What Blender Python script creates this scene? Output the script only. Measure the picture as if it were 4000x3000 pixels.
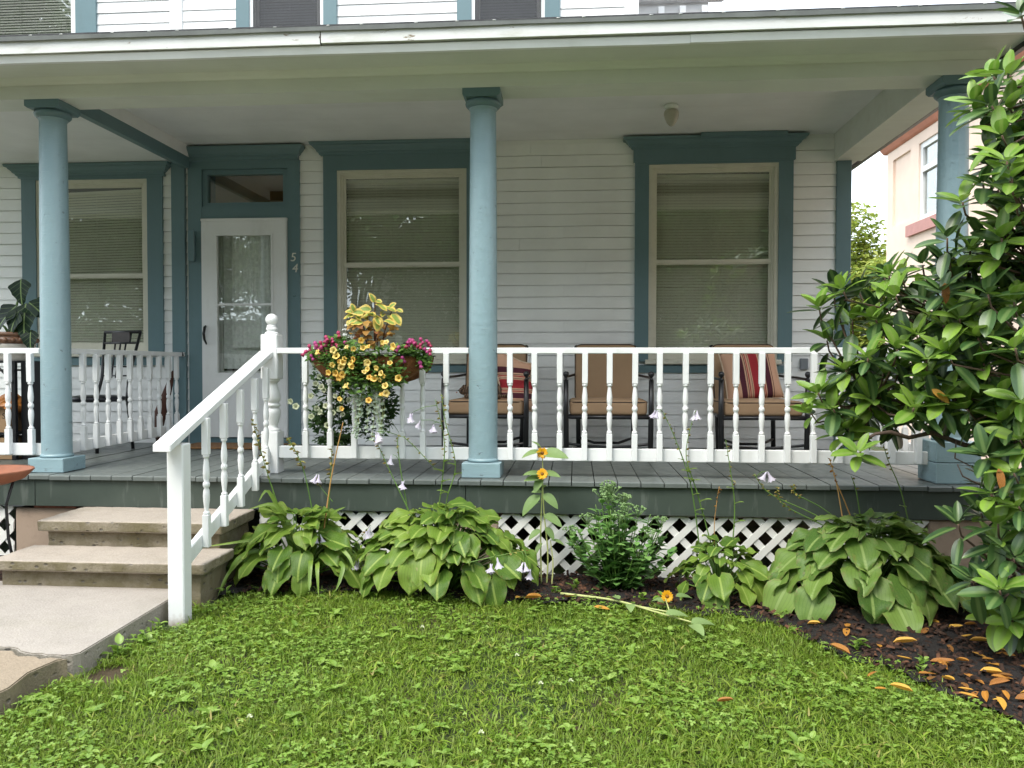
import bpy, bmesh, math, random
import numpy as np
from mathutils import Vector, Matrix, noise as mnoise
scene = bpy.context.scene
for o in list(bpy.data.objects): bpy.data.objects.remove(o)
rng = np.random.default_rng(7)
random.seed(7)
rad = math.radians
# ------------------------------------------------------------------ camera
F_PX, YAW, PITCH, ROLL = 3124.3, -0.0792, -0.0241, 0.0011
CAM = np.array([0.6133, -5.2973, 0.7408])
_f = np.array([math.sin(YAW)*math.cos(PITCH), math.cos(YAW)*math.cos(PITCH), math.sin(PITCH)])
_r = np.array([math.cos(YAW), -math.sin(YAW), 0.0]); _u = np.cross(_r, _f)
_r, _u = math.cos(ROLL)*_r+math.sin(ROLL)*_u, -math.sin(ROLL)*_r+math.cos(ROLL)*_u
cam_d = bpy.data.cameras.new('camera'); cam = bpy.data.objects.new('camera', cam_d)
scene.collection.objects.link(cam); scene.camera = cam
cam_d.sensor_width = 36; cam_d.lens = F_PX/4000*36; cam_d.clip_end = 400; cam_d.clip_start = .05
cam.matrix_world = Matrix(((_r[0], _u[0], -_f[0], CAM[0]), (_r[1], _u[1], -_f[1], CAM[1]), (_r[2], _u[2], -_f[2], CAM[2]), (0, 0, 0, 1)))
def PX(x, y, axis, val):
    """photo pixel (4000x3000) -> point on the plane axis = val"""
    d = (x-2000)/F_PX*_r-(y-1500)/F_PX*_u+_f; i = 'xyz'.index(axis); t = (val-CAM[i])/d[i]
    return Vector(CAM+t*d)
# ------------------------------------------------------------------ world, sun, exposure
SUN_AZ, SUN_EL = rad(212), rad(56)      # azimuth clockwise from +Y
world = bpy.data.worlds.new('World'); scene.world = world; world.use_nodes = True
nt = world.node_tree; bg = nt.nodes['Background']
sky = nt.nodes.new('ShaderNodeTexSky'); sky.sky_type = 'NISHITA'; sky.sun_disc = False
sky.sun_elevation = SUN_EL; sky.sun_rotation = SUN_AZ; sky.air_density = 1.0; sky.dust_density = 7; sky.ozone_density = .6
hs = nt.nodes.new('ShaderNodeHueSaturation'); hs.inputs['Saturation'].default_value = .22
nt.links.new(sky.outputs[0], hs.inputs['Color'])
ov = nt.nodes.new('ShaderNodeMix'); ov.data_type = 'RGBA'; ov.inputs[0].default_value = .85; ov.inputs[7].default_value = (7.3, 8.1, 8.9, 1)   # thin even cloud over the whole sky
nt.links.new(hs.outputs[0], ov.inputs[6]); nt.links.new(ov.outputs[2], bg.inputs['Color'])
bg.inputs['Strength'].default_value = .15
sd = bpy.data.lights.new('sun', 'SUN'); sd.energy = 1.5; sd.angle = rad(24); sd.color = (1, .94, .84)
sun = bpy.data.objects.new('sun', sd); scene.collection.objects.link(sun)
_sv = Vector((math.sin(SUN_AZ)*math.cos(SUN_EL), math.cos(SUN_AZ)*math.cos(SUN_EL), math.sin(SUN_EL)))
sun.rotation_euler = _sv.to_track_quat('Z', 'Y').to_euler(); sun.location = (-4, -12, 12)
scene.view_settings.view_transform = 'Standard'; scene.view_settings.look = 'None'
scene.view_settings.exposure = 1.2; scene.view_settings.gamma = 1; scene.view_settings.use_curve_mapping = False
scene.render.engine = 'CYCLES'
scene.cycles.max_bounces = 8; scene.cycles.transparent_max_bounces = 12; scene.cycles.diffuse_bounces = 4
# ------------------------------------------------------------------ materials
MATS = {}
class NB:
    def __init__(s, name):
        m = bpy.data.materials.new(name); m.use_nodes = True; s.m = m; s.t = m.node_tree; s.p = s.t.nodes['Principled BSDF']
        s.out = s.t.nodes['Material Output']; MATS[name] = m
        s.tc = s.n('ShaderNodeTexCoord')
    def n(s, k, **kw):
        x = s.t.nodes.new(k)
        for a, b in kw.items(): setattr(x, a, b)
        return x
    def l(s, a, b): s.t.links.new(a, b)
    def coord(s, stretch=(1, 1, 1), src='Object', loc=(0, 0, 0)):
        mp = s.n('ShaderNodeMapping'); mp.inputs['Scale'].default_value = stretch; mp.inputs['Location'].default_value = loc
        s.l(s.tc.outputs[src], mp.inputs[0]); return mp.outputs[0]
    def noise(s, co, scale, detail=5, rough=.6):
        x = s.n('ShaderNodeTexNoise'); x.inputs['Scale'].default_value = scale; x.inputs['Detail'].default_value = detail
        x.inputs['Roughness'].default_value = rough; s.l(co, x.inputs['Vector']); return x.outputs['Fac']
    def ramp(s, fac, stops, interp='LINEAR'):
        x = s.n('ShaderNodeValToRGB'); cr = x.color_ramp; cr.interpolation = interp
        cr.elements.remove(cr.elements[1]); cr.elements[0].position = stops[0][0]; cr.elements[0].color = (*stops[0][1], 1)
        for p, c in stops[1:]: e = cr.elements.new(p); e.color = (*c, 1)
        s.l(fac, x.inputs[0]); return x.outputs[0]
    def mix(s, fac, a, b, mode='MIX'):
        x = s.n('ShaderNodeMix', data_type='RGBA', blend_type=mode)
        for i, v in ((0, fac), (6, a), (7, b)):
            if hasattr(v, 'is_output'): s.l(v, x.inputs[i])
            else: x.inputs[i].default_value = v if not isinstance(v, tuple) else (*v, 1)
        return x.outputs[2]
    def math(s, op, a, b=0.0):
        x = s.n('ShaderNodeMath', operation=op)
        for i, v in ((0, a), (1, b)):
            if hasattr(v, 'is_output'): s.l(v, x.inputs[i])
            else: x.inputs[i].default_value = v
        return x.outputs[0]
    def bump(s, h, strength, dist=.01, normal=None):
        x = s.n('ShaderNodeBump'); x.inputs['Strength'].default_value = strength; x.inputs['Distance'].default_value = dist
        s.l(h, x.inputs['Height'])
        if normal is not None: s.l(normal, x.inputs['Normal'])
        s.l(x.outputs[0], s.p.inputs['Normal']); return x.outputs[0]
    def col(s, c):
        if hasattr(c, 'is_output'): s.l(c, s.p.inputs['Base Color'])
        else: s.p.inputs['Base Color'].default_value = (*c, 1)
    def rough(s, r):
        if hasattr(r, 'is_output'): s.l(r, s.p.inputs['Roughness'])
        else: s.p.inputs['Roughness'].default_value = r
def S(c, k): return tuple(min(1, x*k) for x in c)
def simple(name, c, rough=.5, var=.12, scale=6, bump=0, bscale=80, stretch=(1, 1, 1), metal=0, spec=.5, dist=.004):
    b = NB(name); co = b.coord(stretch)
    f = b.noise(co, scale)
    b.col(b.ramp(f, [(.3, S(c, 1-var)), (.7, S(c, 1+var))])); b.rough(rough)
    b.p.inputs['Metallic'].default_value = metal; b.p.inputs['Specular IOR Level'].default_value = spec
    if bump: b.bump(b.noise(co, bscale), bump, dist)
    return b.m
def paint(name, c, rough=.42, dirt=(.35, .33, .27), dirt_amt=.25, stretch=(1, 1, 1), bump=.25, wear=None):
    b = NB(name); co = b.coord((1, 1, 1), 'Object'); cs = b.coord(stretch)
    base = b.ramp(b.noise(co, 2.2), [(.3, S(c, .93)), (.7, S(c, 1.04))])
    d = b.ramp(b.noise(cs, 9, 8, .7), [(.52, (0, 0, 0)), (.78, (1, 1, 1))])
    base = b.mix(b.math('MULTIPLY', d, dirt_amt), base, dirt)
    if wear:
        w = b.ramp(b.noise(b.coord((.6, 1, 2.2)), 7, 9, .72), [(.63, (0, 0, 0)), (.655, (1, 1, 1))])
        base = b.mix(w, base, wear)
    b.col(base); b.rough(rough)
    b.bump(b.noise(cs, 40, 6), bump, .004)
    return b.m
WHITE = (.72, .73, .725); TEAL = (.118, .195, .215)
paint('white_paint', WHITE, .38, stretch=(1, 1, .3), bump=.15, dirt_amt=.3, dirt=(.42, .4, .34))
paint('siding_paint', (.82, .825, .81), .5, stretch=(.15, 1, 1), bump=.4, dirt_amt=.14)
paint('ceiling_paint', (.8, .8, .815), .6, stretch=(.05, 1, 1), dirt_amt=.12)
paint('soffit_paint', (.68, .705, .655), .55, stretch=(.1, 1, 1), dirt_amt=.25, dirt=(.4, .38, .25))
paint('fascia_paint', (.62, .63, .61), .55, stretch=(.25, 1, 1), dirt_amt=.8, dirt=(.36, .35, .27), bump=.5, wear=(.2, .15, .09))
paint('strip_paint', (.8, .81, .82), .5, stretch=(.25, 1, 1), dirt_amt=.25)
paint('frame_cream', (.62, .6, .5), .45, dirt_amt=.3)
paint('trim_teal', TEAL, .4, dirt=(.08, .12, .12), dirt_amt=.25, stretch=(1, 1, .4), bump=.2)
paint('foundation_parge', (.36, .27, .2), .85, dirt_amt=.6, dirt=(.15, .11, .08), bump=.6)
paint('bay_paint', (.6, .6, .6), .6, dirt_amt=.2)
# column paint: horizontal crackle, dents and blisters; trim teal with daylight put into the colour
b = NB('column_teal_lit'); co = b.coord((1, 1, 16)); c0 = b.coord()
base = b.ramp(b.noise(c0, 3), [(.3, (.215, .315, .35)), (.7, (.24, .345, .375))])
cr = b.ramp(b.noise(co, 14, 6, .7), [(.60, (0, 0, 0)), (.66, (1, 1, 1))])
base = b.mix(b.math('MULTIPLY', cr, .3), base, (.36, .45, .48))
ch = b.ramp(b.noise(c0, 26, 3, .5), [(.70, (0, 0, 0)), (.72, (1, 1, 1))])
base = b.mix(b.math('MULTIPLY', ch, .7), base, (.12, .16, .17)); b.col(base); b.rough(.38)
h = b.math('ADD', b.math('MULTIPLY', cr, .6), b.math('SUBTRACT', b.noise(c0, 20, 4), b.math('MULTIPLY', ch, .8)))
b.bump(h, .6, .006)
# deck floor
b = NB('deck_paint'); co = b.coord((1, .08, 1)); c0 = b.coord(src='Object')
oi = b.n('ShaderNodeObjectInfo')
base = b.ramp(b.noise(co, 12, 7), [(.3, (.085, .1, .094)), (.7, (.125, .14, .132))])
base = b.mix(b.ramp(oi.outputs['Random'], [(0, (0, 0, 0)), (1, (.35, .35, .35))]), base, (.15, .165, .155))
base = b.mix(b.ramp(b.noise(c0, 5, 6, .7), [(.55, (0, 0, 0)), (.75, (.5, .5, .5))]), base, (.19, .18, .16))
b.col(base); b.rough(b.ramp(b.noise(c0, 7), [(.3, (.3,)*3), (.7, (.5,)*3)])); b.bump(b.noise(co, 60), .25, .003)
b = NB('skirt_shaded'); co = b.coord((1, 1, .15)); c0 = b.coord()  # deck paint darkened: shade below the floor overhang put into the colour
base = b.ramp(b.noise(c0, 3), [(.3, (.042, .056, .046)), (.7, (.058, .075, .061))])
base = b.mix(b.ramp(b.noise(co, 26, 4, .5), [(.6, (0, 0, 0)), (.72, (.6, .6, .6))]), base, (.12, .135, .12))
b.col(base); b.rough(.45); b.bump(b.noise(c0, 50), .15, .003)
# concrete
def concrete(name, c, moss, pits=1.0, mossamt=.5):
    b = NB(name); co = b.coord()
    base = b.ramp(b.noise(co, 5, 8, .7), [(.25, S(c, .8)), (.75, S(c, 1.12))])
    sp = b.ramp(b.noise(co, 120, 3), [(.42, (0, 0, 0)), (.62, (1, 1, 1))])
    base = b.mix(b.math('MULTIPLY', sp, .45), base, S(c, 1.4))
    sp2 = b.ramp(b.noise(co, 60, 4, .7), [(.58, (0, 0, 0)), (.68, (1, 1, 1))])
    base = b.mix(b.math('MULTIPLY', sp2, .4), base, S(c, .5))
    g = b.n('ShaderNodeNewGeometry'); sx = b.n('ShaderNodeSeparateXYZ'); b.l(g.outputs['Normal'], sx.inputs[0])
    side = b.ramp(b.math('ABSOLUTE', sx.outputs['Z']), [(.3, (1, 1, 1)), (.75, (0, 0, 0))])
    ms = b.ramp(b.noise(co, 3.5, 8, .7), [(.3, (.4, .4, .4)), (.58, (1, 1, 1))])
    base = b.mix(b.math('MULTIPLY', b.math('MULTIPLY', side, ms), mossamt), base, moss)
    vo = b.n('ShaderNodeTexVoronoi'); vo.inputs['Scale'].default_value = 17; b.l(b.coord((1, 1, 1.5)), vo.inputs['Vector'])
    pit = b.math('MULTIPLY', b.ramp(vo.outputs['Distance'], [(.1, (1, 1, 1)), (.27, (0, 0, 0))]), b.ramp(b.noise(co, 8), [(.42, (0, 0, 0)), (.52, (1, 1, 1))]))
    pit = b.math('MULTIPLY', pit, side)
    gr = b.ramp(b.noise(b.coord((1, 1, 1), loc=(7, 2, 0)), 1.6, 9, .72), [(.52, (0, 0, 0)), (.72, (.28, .28, .28))])
    base = b.mix(gr, base, S(moss, 1.3))
    base = b.mix(b.math('MULTIPLY', pit, .75), base, (.1, .09, .08)); b.col(base); b.rough(.85)
    h = b.math('SUBTRACT', b.math('ADD', b.noise(co, 90, 5), b.noise(co, 14)), b.math('MULTIPLY', pit, 1.5*pits))
    b.bump(h, .7, .008)
concrete('step_concrete', (.35, .30, .25), (.12, .1, .045), mossamt=.92)
concrete('walk_concrete', (.315, .28, .245), (.16, .15, .1))
concrete('walk_sandy', (.26, .205, .145), (.14, .12, .07), mossamt=.8)
simple('brick_red', (.3, .12, .08), .85, .3, 20, .5)
simple('black_metal', (.012, .012, .014), .35, .2, 8, spec=.5)
simple('bronze_metal', (.03, .022, .018), .4, .3, 12, metal=.3)
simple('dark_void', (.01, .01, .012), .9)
simple('room_dark', (.035, .03, .026), .9)  # near-black colour stands in for unlit rooms behind the glass
simple('inner_door', (.6, .6, .58), .5)
simple('curtain_lace', (.82, .84, .83), .8, .15, 30, .3)
simple('fill_drape', (.34, .31, .25), .9, .35, 9, stretch=(8, 1, .2))
simple('blind_slat', (.62, .61, .5), .5, .06, 3)
simple('blind_grey', (.22, .225, .2), .5, .06, 3)
simple('blind_dark', (.2, .2, .24), .5, .06, 3)
simple('aluminium_roof', (.3, .31, .3), .35, .2, 5, metal=.6)
simple('shingle', (.06, .06, .065), .9, .3, 30, .5)
simple('tan_fabric', (.31, .2, .115), .9, .07, 4, .35, 700, dist=.001)
simple('dark_piping', (.05, .03, .02), .8)
simple('cream_piping', (.55, .42, .3), .8)
simple('doormat_coir', (.2, .1, .04), .95, .3, 60, .7, 200)
simple('terracotta', (.26, .095, .05), .6, .2, 8, .2)
simple('cardboard', (.3, .19, .1), .8, .08, 5)
simple('print_dark', (.03, .025, .02), .8)
simple('plastic_orange', (.36, .14, .03), .35, .3, 12, .5, 20)
simple('umbrella_cloth', (.08, .03, .02), .8, .3)
simple('stone_pot', (.5, .46, .4), .5, .1)
simple('pot_glaze', (.18, .09, .05), .25, .3, 12)
simple('dark_pot', (.015, .016, .022), .3)
simple('pot_soil', (.03, .02, .015), .95)
simple('house_stucco', (.78, .61, .50), .9, .05, 3, .3, 120)
simple('cornice_red', (.5, .2, .13), .7, .1)
simple('sill_red', (.45, .22, .19), .7, .1)
simple('bark', (.09, .06, .045), .9, .35, 14, .7, 40, (1, 1, .3))
simple('twig', (.12, .075, .05), .85, .3, 20)
simple('asphalt', (.05, .05, .05), .95, .2, 10, .4, 100)
simple('lamp_glass', (.42, .39, .33), .3, .08)
simple('cream_number', (.7, .68, .6), .45)
simple('pale_pistil', (.5, .5, .25), .6)
simple('outlet_grey', (.2, .22, .24), .5)
b = NB('post_paint'); co = b.coord(); sx = b.n('ShaderNodeSeparateXYZ'); b.l(b.tc.outputs['Object'], sx.inputs[0])
zz = b.math('ADD', sx.outputs['Z'], b.math('MULTIPLY', b.noise(co, 22, 5), .13))
base = b.mix(b.ramp(b.math('MULTIPLY', b.math('ADD', zz, .62), 5.0), [(.2, (.75, .75, .75)), (.55, (0, 0, 0))]), b.ramp(b.noise(co, 3), [(.3, S(WHITE, .93)), (.7, WHITE)]), (.2, .14, .08)); b.col(base); b.rough(.4); b.bump(b.noise(b.coord((1, 1, .2)), 60), .15, .003)
# coir liner
b = NB('coir_liner'); co = b.coord()
base = b.ramp(b.noise(co, 30, 8, .8), [(.3, (.1, .035, .012)), (.55, (.22, .08, .025)), (.8, (.36, .16, .06))]); b.col(base); b.rough(.95); b.bump(b.noise(co, 70, 8, .8), .9, .01)
# glass
b = NB('window_glass'); t = b.t
fr = b.n('ShaderNodeFresnel'); gm = b.n('ShaderNodeNewGeometry')   # same reflectance on both faces of the thin pane
b.l(b.math('ADD', b.math('MULTIPLY', gm.outputs['Backfacing'], 1/1.75-1.75), 1.75), fr.inputs['IOR'])
gl = b.n('ShaderNodeBsdfGlossy'); gl.inputs['Roughness'].default_value = .01; gl.inputs['Color'].default_value = (.95, .97, .95, 1)
nz = b.noise(b.coord((.8, .8, .5)), 1.6, 2); bp_ = b.n('ShaderNodeBump'); bp_.inputs['Strength'].default_value = .12; bp_.inputs['Distance'].default_value = .02; b.l(nz, bp_.inputs['Height']); b.l(bp_.outputs[0], gl.inputs['Normal'])
tr = b.n('ShaderNodeBsdfTransparent'); tr.inputs['Color'].default_value = (.97, .98, .965, 1)
ms = b.n('ShaderNodeMixShader'); b.l(b.math('MINIMUM', b.math('MULTIPLY', fr.outputs[0], 1.5), 1.0), ms.inputs[0]); b.l(tr.outputs[0], ms.inputs[1]); b.l(gl.outputs[0], ms.inputs[2]); b.l(ms.outputs[0], b.out.inputs[0])
b = NB('dimming_screen'); tr = b.n('ShaderNodeBsdfTransparent'); ms = b.n('ShaderNodeMixShader'); ms.inputs[0].default_value = .45; b.col((.015, .015, .02)); b.rough(.6)
b.l(tr.outputs[0], ms.inputs[1]); b.l(b.p.outputs[0], ms.inputs[2]); b.l(ms.outputs[0], b.out.inputs[0])
# stripes on the pillows (object x)
def stripes(name):
    b = NB(name); s_ = b.n('ShaderNodeSeparateXYZ'); b.l(b.tc.outputs['Object'], s_.inputs[0])
    f = b.math('ADD', b.math('MULTIPLY', s_.outputs['X'], 2.1), .5)
    T = (.50, .29, .19); D = (.065, .008, .018); R_ = (.30, .016, .022); K = (.1, .05, .03)
    st = [(0, T), (.27, D), (.36, T), (.385, K), (.395, T), (.41, R_), (.425, T), (.45, K), (.46, T), (.475, R_), (.61, T), (.63, K), (.64, T), (.655, R_), (.67, T), (.69, D), (.78, T), (.80, K), (.81, T)]
    b.col(b.ramp(f, st, 'CONSTANT')); b.rough(.9); b.bump(b.noise(b.coord(), 600), .3, .001)
stripes('pillow_stripe')
# cat fur
b = NB('tabby_fur'); wv = b.n('ShaderNodeTexWave'); wv.inputs['Scale'].default_value = 16; wv.inputs['Distortion'].default_value = 9; b.l(b.tc.outputs['Object'], wv.inputs[0])
b.col(b.ramp(wv.outputs['Fac'], [(.25, (.035, .022, .015)), (.55, (.1, .06, .035)), (.9, (.16, .1, .06))])); b.rough(.95); b.bump(b.noise(b.coord(), 200), .6, .004)
# foliage: colour varies by the 'rnd' attribute and by object
def leafmat(name, stops, rough=.45, trans=.35, transcol=None, vein=None, edge=None, spec=.4, spots=None, pv=0, brown=None):
    b = NB(name); at = b.n('ShaderNodeAttribute', attribute_name='rnd'); oi = b.n('ShaderNodeObjectInfo')
    f = b.math('FRACT', b.math('ADD', at.outputs['Fac'], oi.outputs['Random']))
    tri = b.math('ABSOLUTE', b.math('SUBTRACT', b.math('MULTIPLY', f, 2.0), 1.0))
    base = b.ramp(tri, stops)
    lv = b.n('ShaderNodeAttribute', attribute_name='luv'); sx = b.n('ShaderNodeSeparateXYZ'); b.l(lv.outputs['Vector'], sx.inputs[0])
    if vein:
        mid = b.ramp(b.math('ABSOLUTE', sx.outputs['Y']), [(vein[1], (1, 1, 1)), (vein[1]*2.2, (0, 0, 0))])
        w = b.math('FRACT', b.math('MULTIPLY', b.math('SUBTRACT', sx.outputs['X'], b.math('MULTIPLY', b.math('ABSOLUTE', sx.outputs['Y']), vein[3])), vein[2]))
        side = b.ramp(b.math('ABSOLUTE', b.math('SUBTRACT', w, .5)), [(0.0, (vein[4],)*3), (.06, (0, 0, 0))])
        base = b.mix(b.math('MAXIMUM', mid, side), base, vein[0])
    if edge:
        e = b.math('ADD', sx.outputs['Z'], b.math('MULTIPLY', b.math('SUBTRACT', b.noise(b.coord(), 40), .5), .5))
        base = b.mix(b.ramp(e, [(edge[1], (0, 0, 0)), (edge[1]+.12, (1, 1, 1))]), base, edge[0])
    nz = b.noise(b.coord(), 30, 4)
    base = b.mix(b.ramp(nz, [(.35, (0, 0, 0)), (.75, (.35, .35, .35))]), base, S(stops[-1][1], 1.15))
    if pv:
        ln = b.ramp(b.math('ABSOLUTE', b.math('SUBTRACT', b.math('FRACT', b.math('MULTIPLY', sx.outputs['Z'], pv)), .5)), [(0, (.28,)*3), (.16, (0, 0, 0))])
        base = b.mix(ln, base, S(stops[0][1], .55))
    if brown:
        e = b.math('MULTIPLY', b.ramp(sx.outputs['Z'], [(.72, (0, 0, 0)), (1, (1, 1, 1))]), b.ramp(b.noise(b.coord(loc=(3, 5, 1)), 14, 4, .7), [(.5, (0, 0, 0)), (.6, (1, 1, 1))]))
        base = b.mix(b.math('MULTIPLY', e, .8), base, brown)
    if spots: base = b.mix(b.ramp(b.noise(b.coord(), 70, 2), [(.74, (0, 0, 0)), (.78, (.8, .8, .8))]), base, spots)
    b.col(base); b.rough(rough); b.p.inputs['Specular IOR Level'].default_value = spec
    tl = b.n('ShaderNodeBsdfTranslucent')
    if transcol: tl.inputs['Color'].default_value = (*transcol, 1)
    else: b.l(b.mix(.5, base, (.25, .42, .03), 'MULTIPLY') if False else base, tl.inputs['Color'])
    ms = b.n('ShaderNodeMixShader'); ms.inputs[0].default_value = trans
    b.l(b.p.outputs[0], ms.inputs[1]); b.l(tl.outputs[0], ms.inputs[2]); b.l(ms.outputs[0], b.out.inputs[0])
    return b.m
leafmat('grass_blade', [(0, (.095, .185, .012)), (.5, (.175, .30, .02)), (.85, (.265, .39, .042)), (1, (.34, .28, .10))], .45, .4, spec=.3)
leafmat('clover_leaf', [(0, (.11, .21, .022)), (.6, (.185, .31, .038)), (1, (.29, .41, .095))], .38, .35, spec=.45)
leafmat('hosta_leaf', [(0, (.05, .12, .016)), (.5, (.105, .195, .026)), (1, (.21, .31, .045))], .46, .35, vein=((.3, .4, .09), .022, 0, 0, 0), spec=.3, spots=(.2, .15, .06), pv=5, brown=(.24, .19, .06))
leafmat('hosta_leaf_blue', [(0, (.055, .125, .022)), (.5, (.105, .195, .035)), (1, (.18, .275, .055))], .48, .33, vein=((.26, .36, .11), .022, 0, 0, 0), spec=.3, spots=(.12, .1, .05), pv=5, brown=(.22, .17, .07))
leafmat('strap_leaf', [(0, (.13, .23, .03)), (1, (.23, .33, .06))], .4, .35)
leafmat('rhodo_leaf', [(0, (.016, .043, .013)), (.5, (.032, .078, .02)), (1, (.06, .125, .03))], .36, .15, vein=((.12, .19, .06), .03, 0, 0, 0), spec=.55)
leafmat('rhodo_young', [(0, (.10, .21, .025)), (.5, (.155, .285, .035)), (1, (.24, .38, .05))], .4, .28, vein=((.2, .3, .07), .03, 0, 0, 0), spec=.5)
leafmat('dry_leaf', [(0, (.12, .04, .016)), (.35, (.26, .09, .025)), (.7, (.42, .18, .03)), (1, (.62, .36, .06))], .6, .2, spec=.3)
leafmat('sedum_leaf', [(0, (.075, .19, .045)), (.5, (.12, .26, .06)), (1, (.19, .34, .09))], .45, .2)
leafmat('sedum_head', [(0, (.15, .26, .09)), (1, (.24, .35, .14))], .6, .2)
leafmat('sunflower_leaf', [(0, (.17, .27, .09)), (1, (.25, .35, .13))], .55, .35)
leafmat('petal_gold', [(0, (.68, .32, .005)), (1, (.78, .44, .012))], .5, .35)
leafmat('petal_yellow', [(0, (.78, .42, .05)), (.5, (.85, .58, .12)), (1, (.86, .7, .3))], .5, .35)
leafmat('petal_white', [(0, (.62, .68, .42)), (1, (.78, .8, .6))], .5, .35)
leafmat('petal_pink', [(0, (.36, .03, .06)), (.5, (.5, .06, .12)), (1, (.45, .07, .24))], .45, .3)
leafmat('petal_lilac', [(0, (.66, .6, .72)), (1, (.76, .72, .8))], .5, .45)
leafmat('flower_centre', [(0, (.12, .05, .01)), (1, (.2, .09, .01))], .8, 0)
leafmat('basket_leaf', [(0, (.05, .12, .02)), (.5, (.085, .18, .03)), (1, (.15, .26, .06))], .42, .3)
leafmat('dark_trail_leaf', [(0, (.03, .075, .02)), (.5, (.05, .11, .03)), (1, (.08, .15, .045))], .45, .25)
leafmat('silver_leaf', [(0, (.2, .27, .18)), (1, (.36, .43, .33))], .6, .2)
leafmat('dusty_leaf', [(0, (.5, .53, .5)), (1, (.68, .7, .68))], .8, .2)
leafmat('coleus_leaf', [(0, (.16, .26, .05)), (1, (.28, .36, .08))], .5, .3, edge=((.72, .52, .13), .42))
leafmat('coleus_low', [(0, (.3, .16, .03)), (.5, (.42, .25, .05)), (1, (.2, .05, .03))], .55, .3)
leafmat('alocasia_leaf', [(0, (.006, .016, .009)), (1, (.012, .028, .014))], .5, .03, spec=.2, vein=((.22, .3, .12), .012, 5, .9, .55))
leafmat('tree_leaf_yellow', [(0, (.16, .24, .03)), (.5, (.28, .35, .06)), (1, (.45, .46, .12))], .5, .45)
leafmat('tree_leaf_green', [(0, (.03, .075, .015)), (.5, (.06, .13, .025)), (1, (.1, .19, .04))], .5, .4)
leafmat('stem_green', [(0, (.07, .15, .025)), (1, (.12, .21, .04))], .5, .0)
leafmat('stem_dry', [(0, (.35, .18, .05)), (1, (.45, .26, .09))], .7, .0)
leafmat('stem_dark', [(0, (.07, .02, .02)), (1, (.12, .04, .02))], .6, .0)
leafmat('stem_pale', [(0, (.32, .36, .12)), (1, (.42, .44, .18))], .6, .0)
leafmat('seed_pod', [(0, (.25, .22, .04)), (.6, (.2, .12, .04)), (1, (.36, .34, .09))], .6, .1)
leafmat('mulch_chip', [(0, (.008, .006, .005)), (.5, (.018, .012, .01)), (.88, (.04, .025, .018)), (1, (.12, .055, .03))], .95, 0, spec=.2)
# soil and lawn ground
b = NB('soil'); co = b.coord(); b.col(b.ramp(b.noise(co, 18, 8, .75), [(.3, (.006, .0045, .004)), (.7, (.02, .014, .011))])); b.rough(.95); b.bump(b.noise(co, 40, 8, .8), 1, .03)
b = NB('lawn_ground'); co = b.coord(); g1 = b.ramp(b.noise(co, 60, 6, .8), [(.3, (.025, .05, .01)), (.7, (.07, .115, .02))])
b.col(b.mix(b.ramp(b.noise(co, 2.5, 6, .7), [(.45, (0, 0, 0)), (.62, (1, 1, 1))]), g1, (.11, .075, .035))); b.rough(.9); b.bump(b.noise(co, 90, 6, .8), 1, .03)
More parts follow.
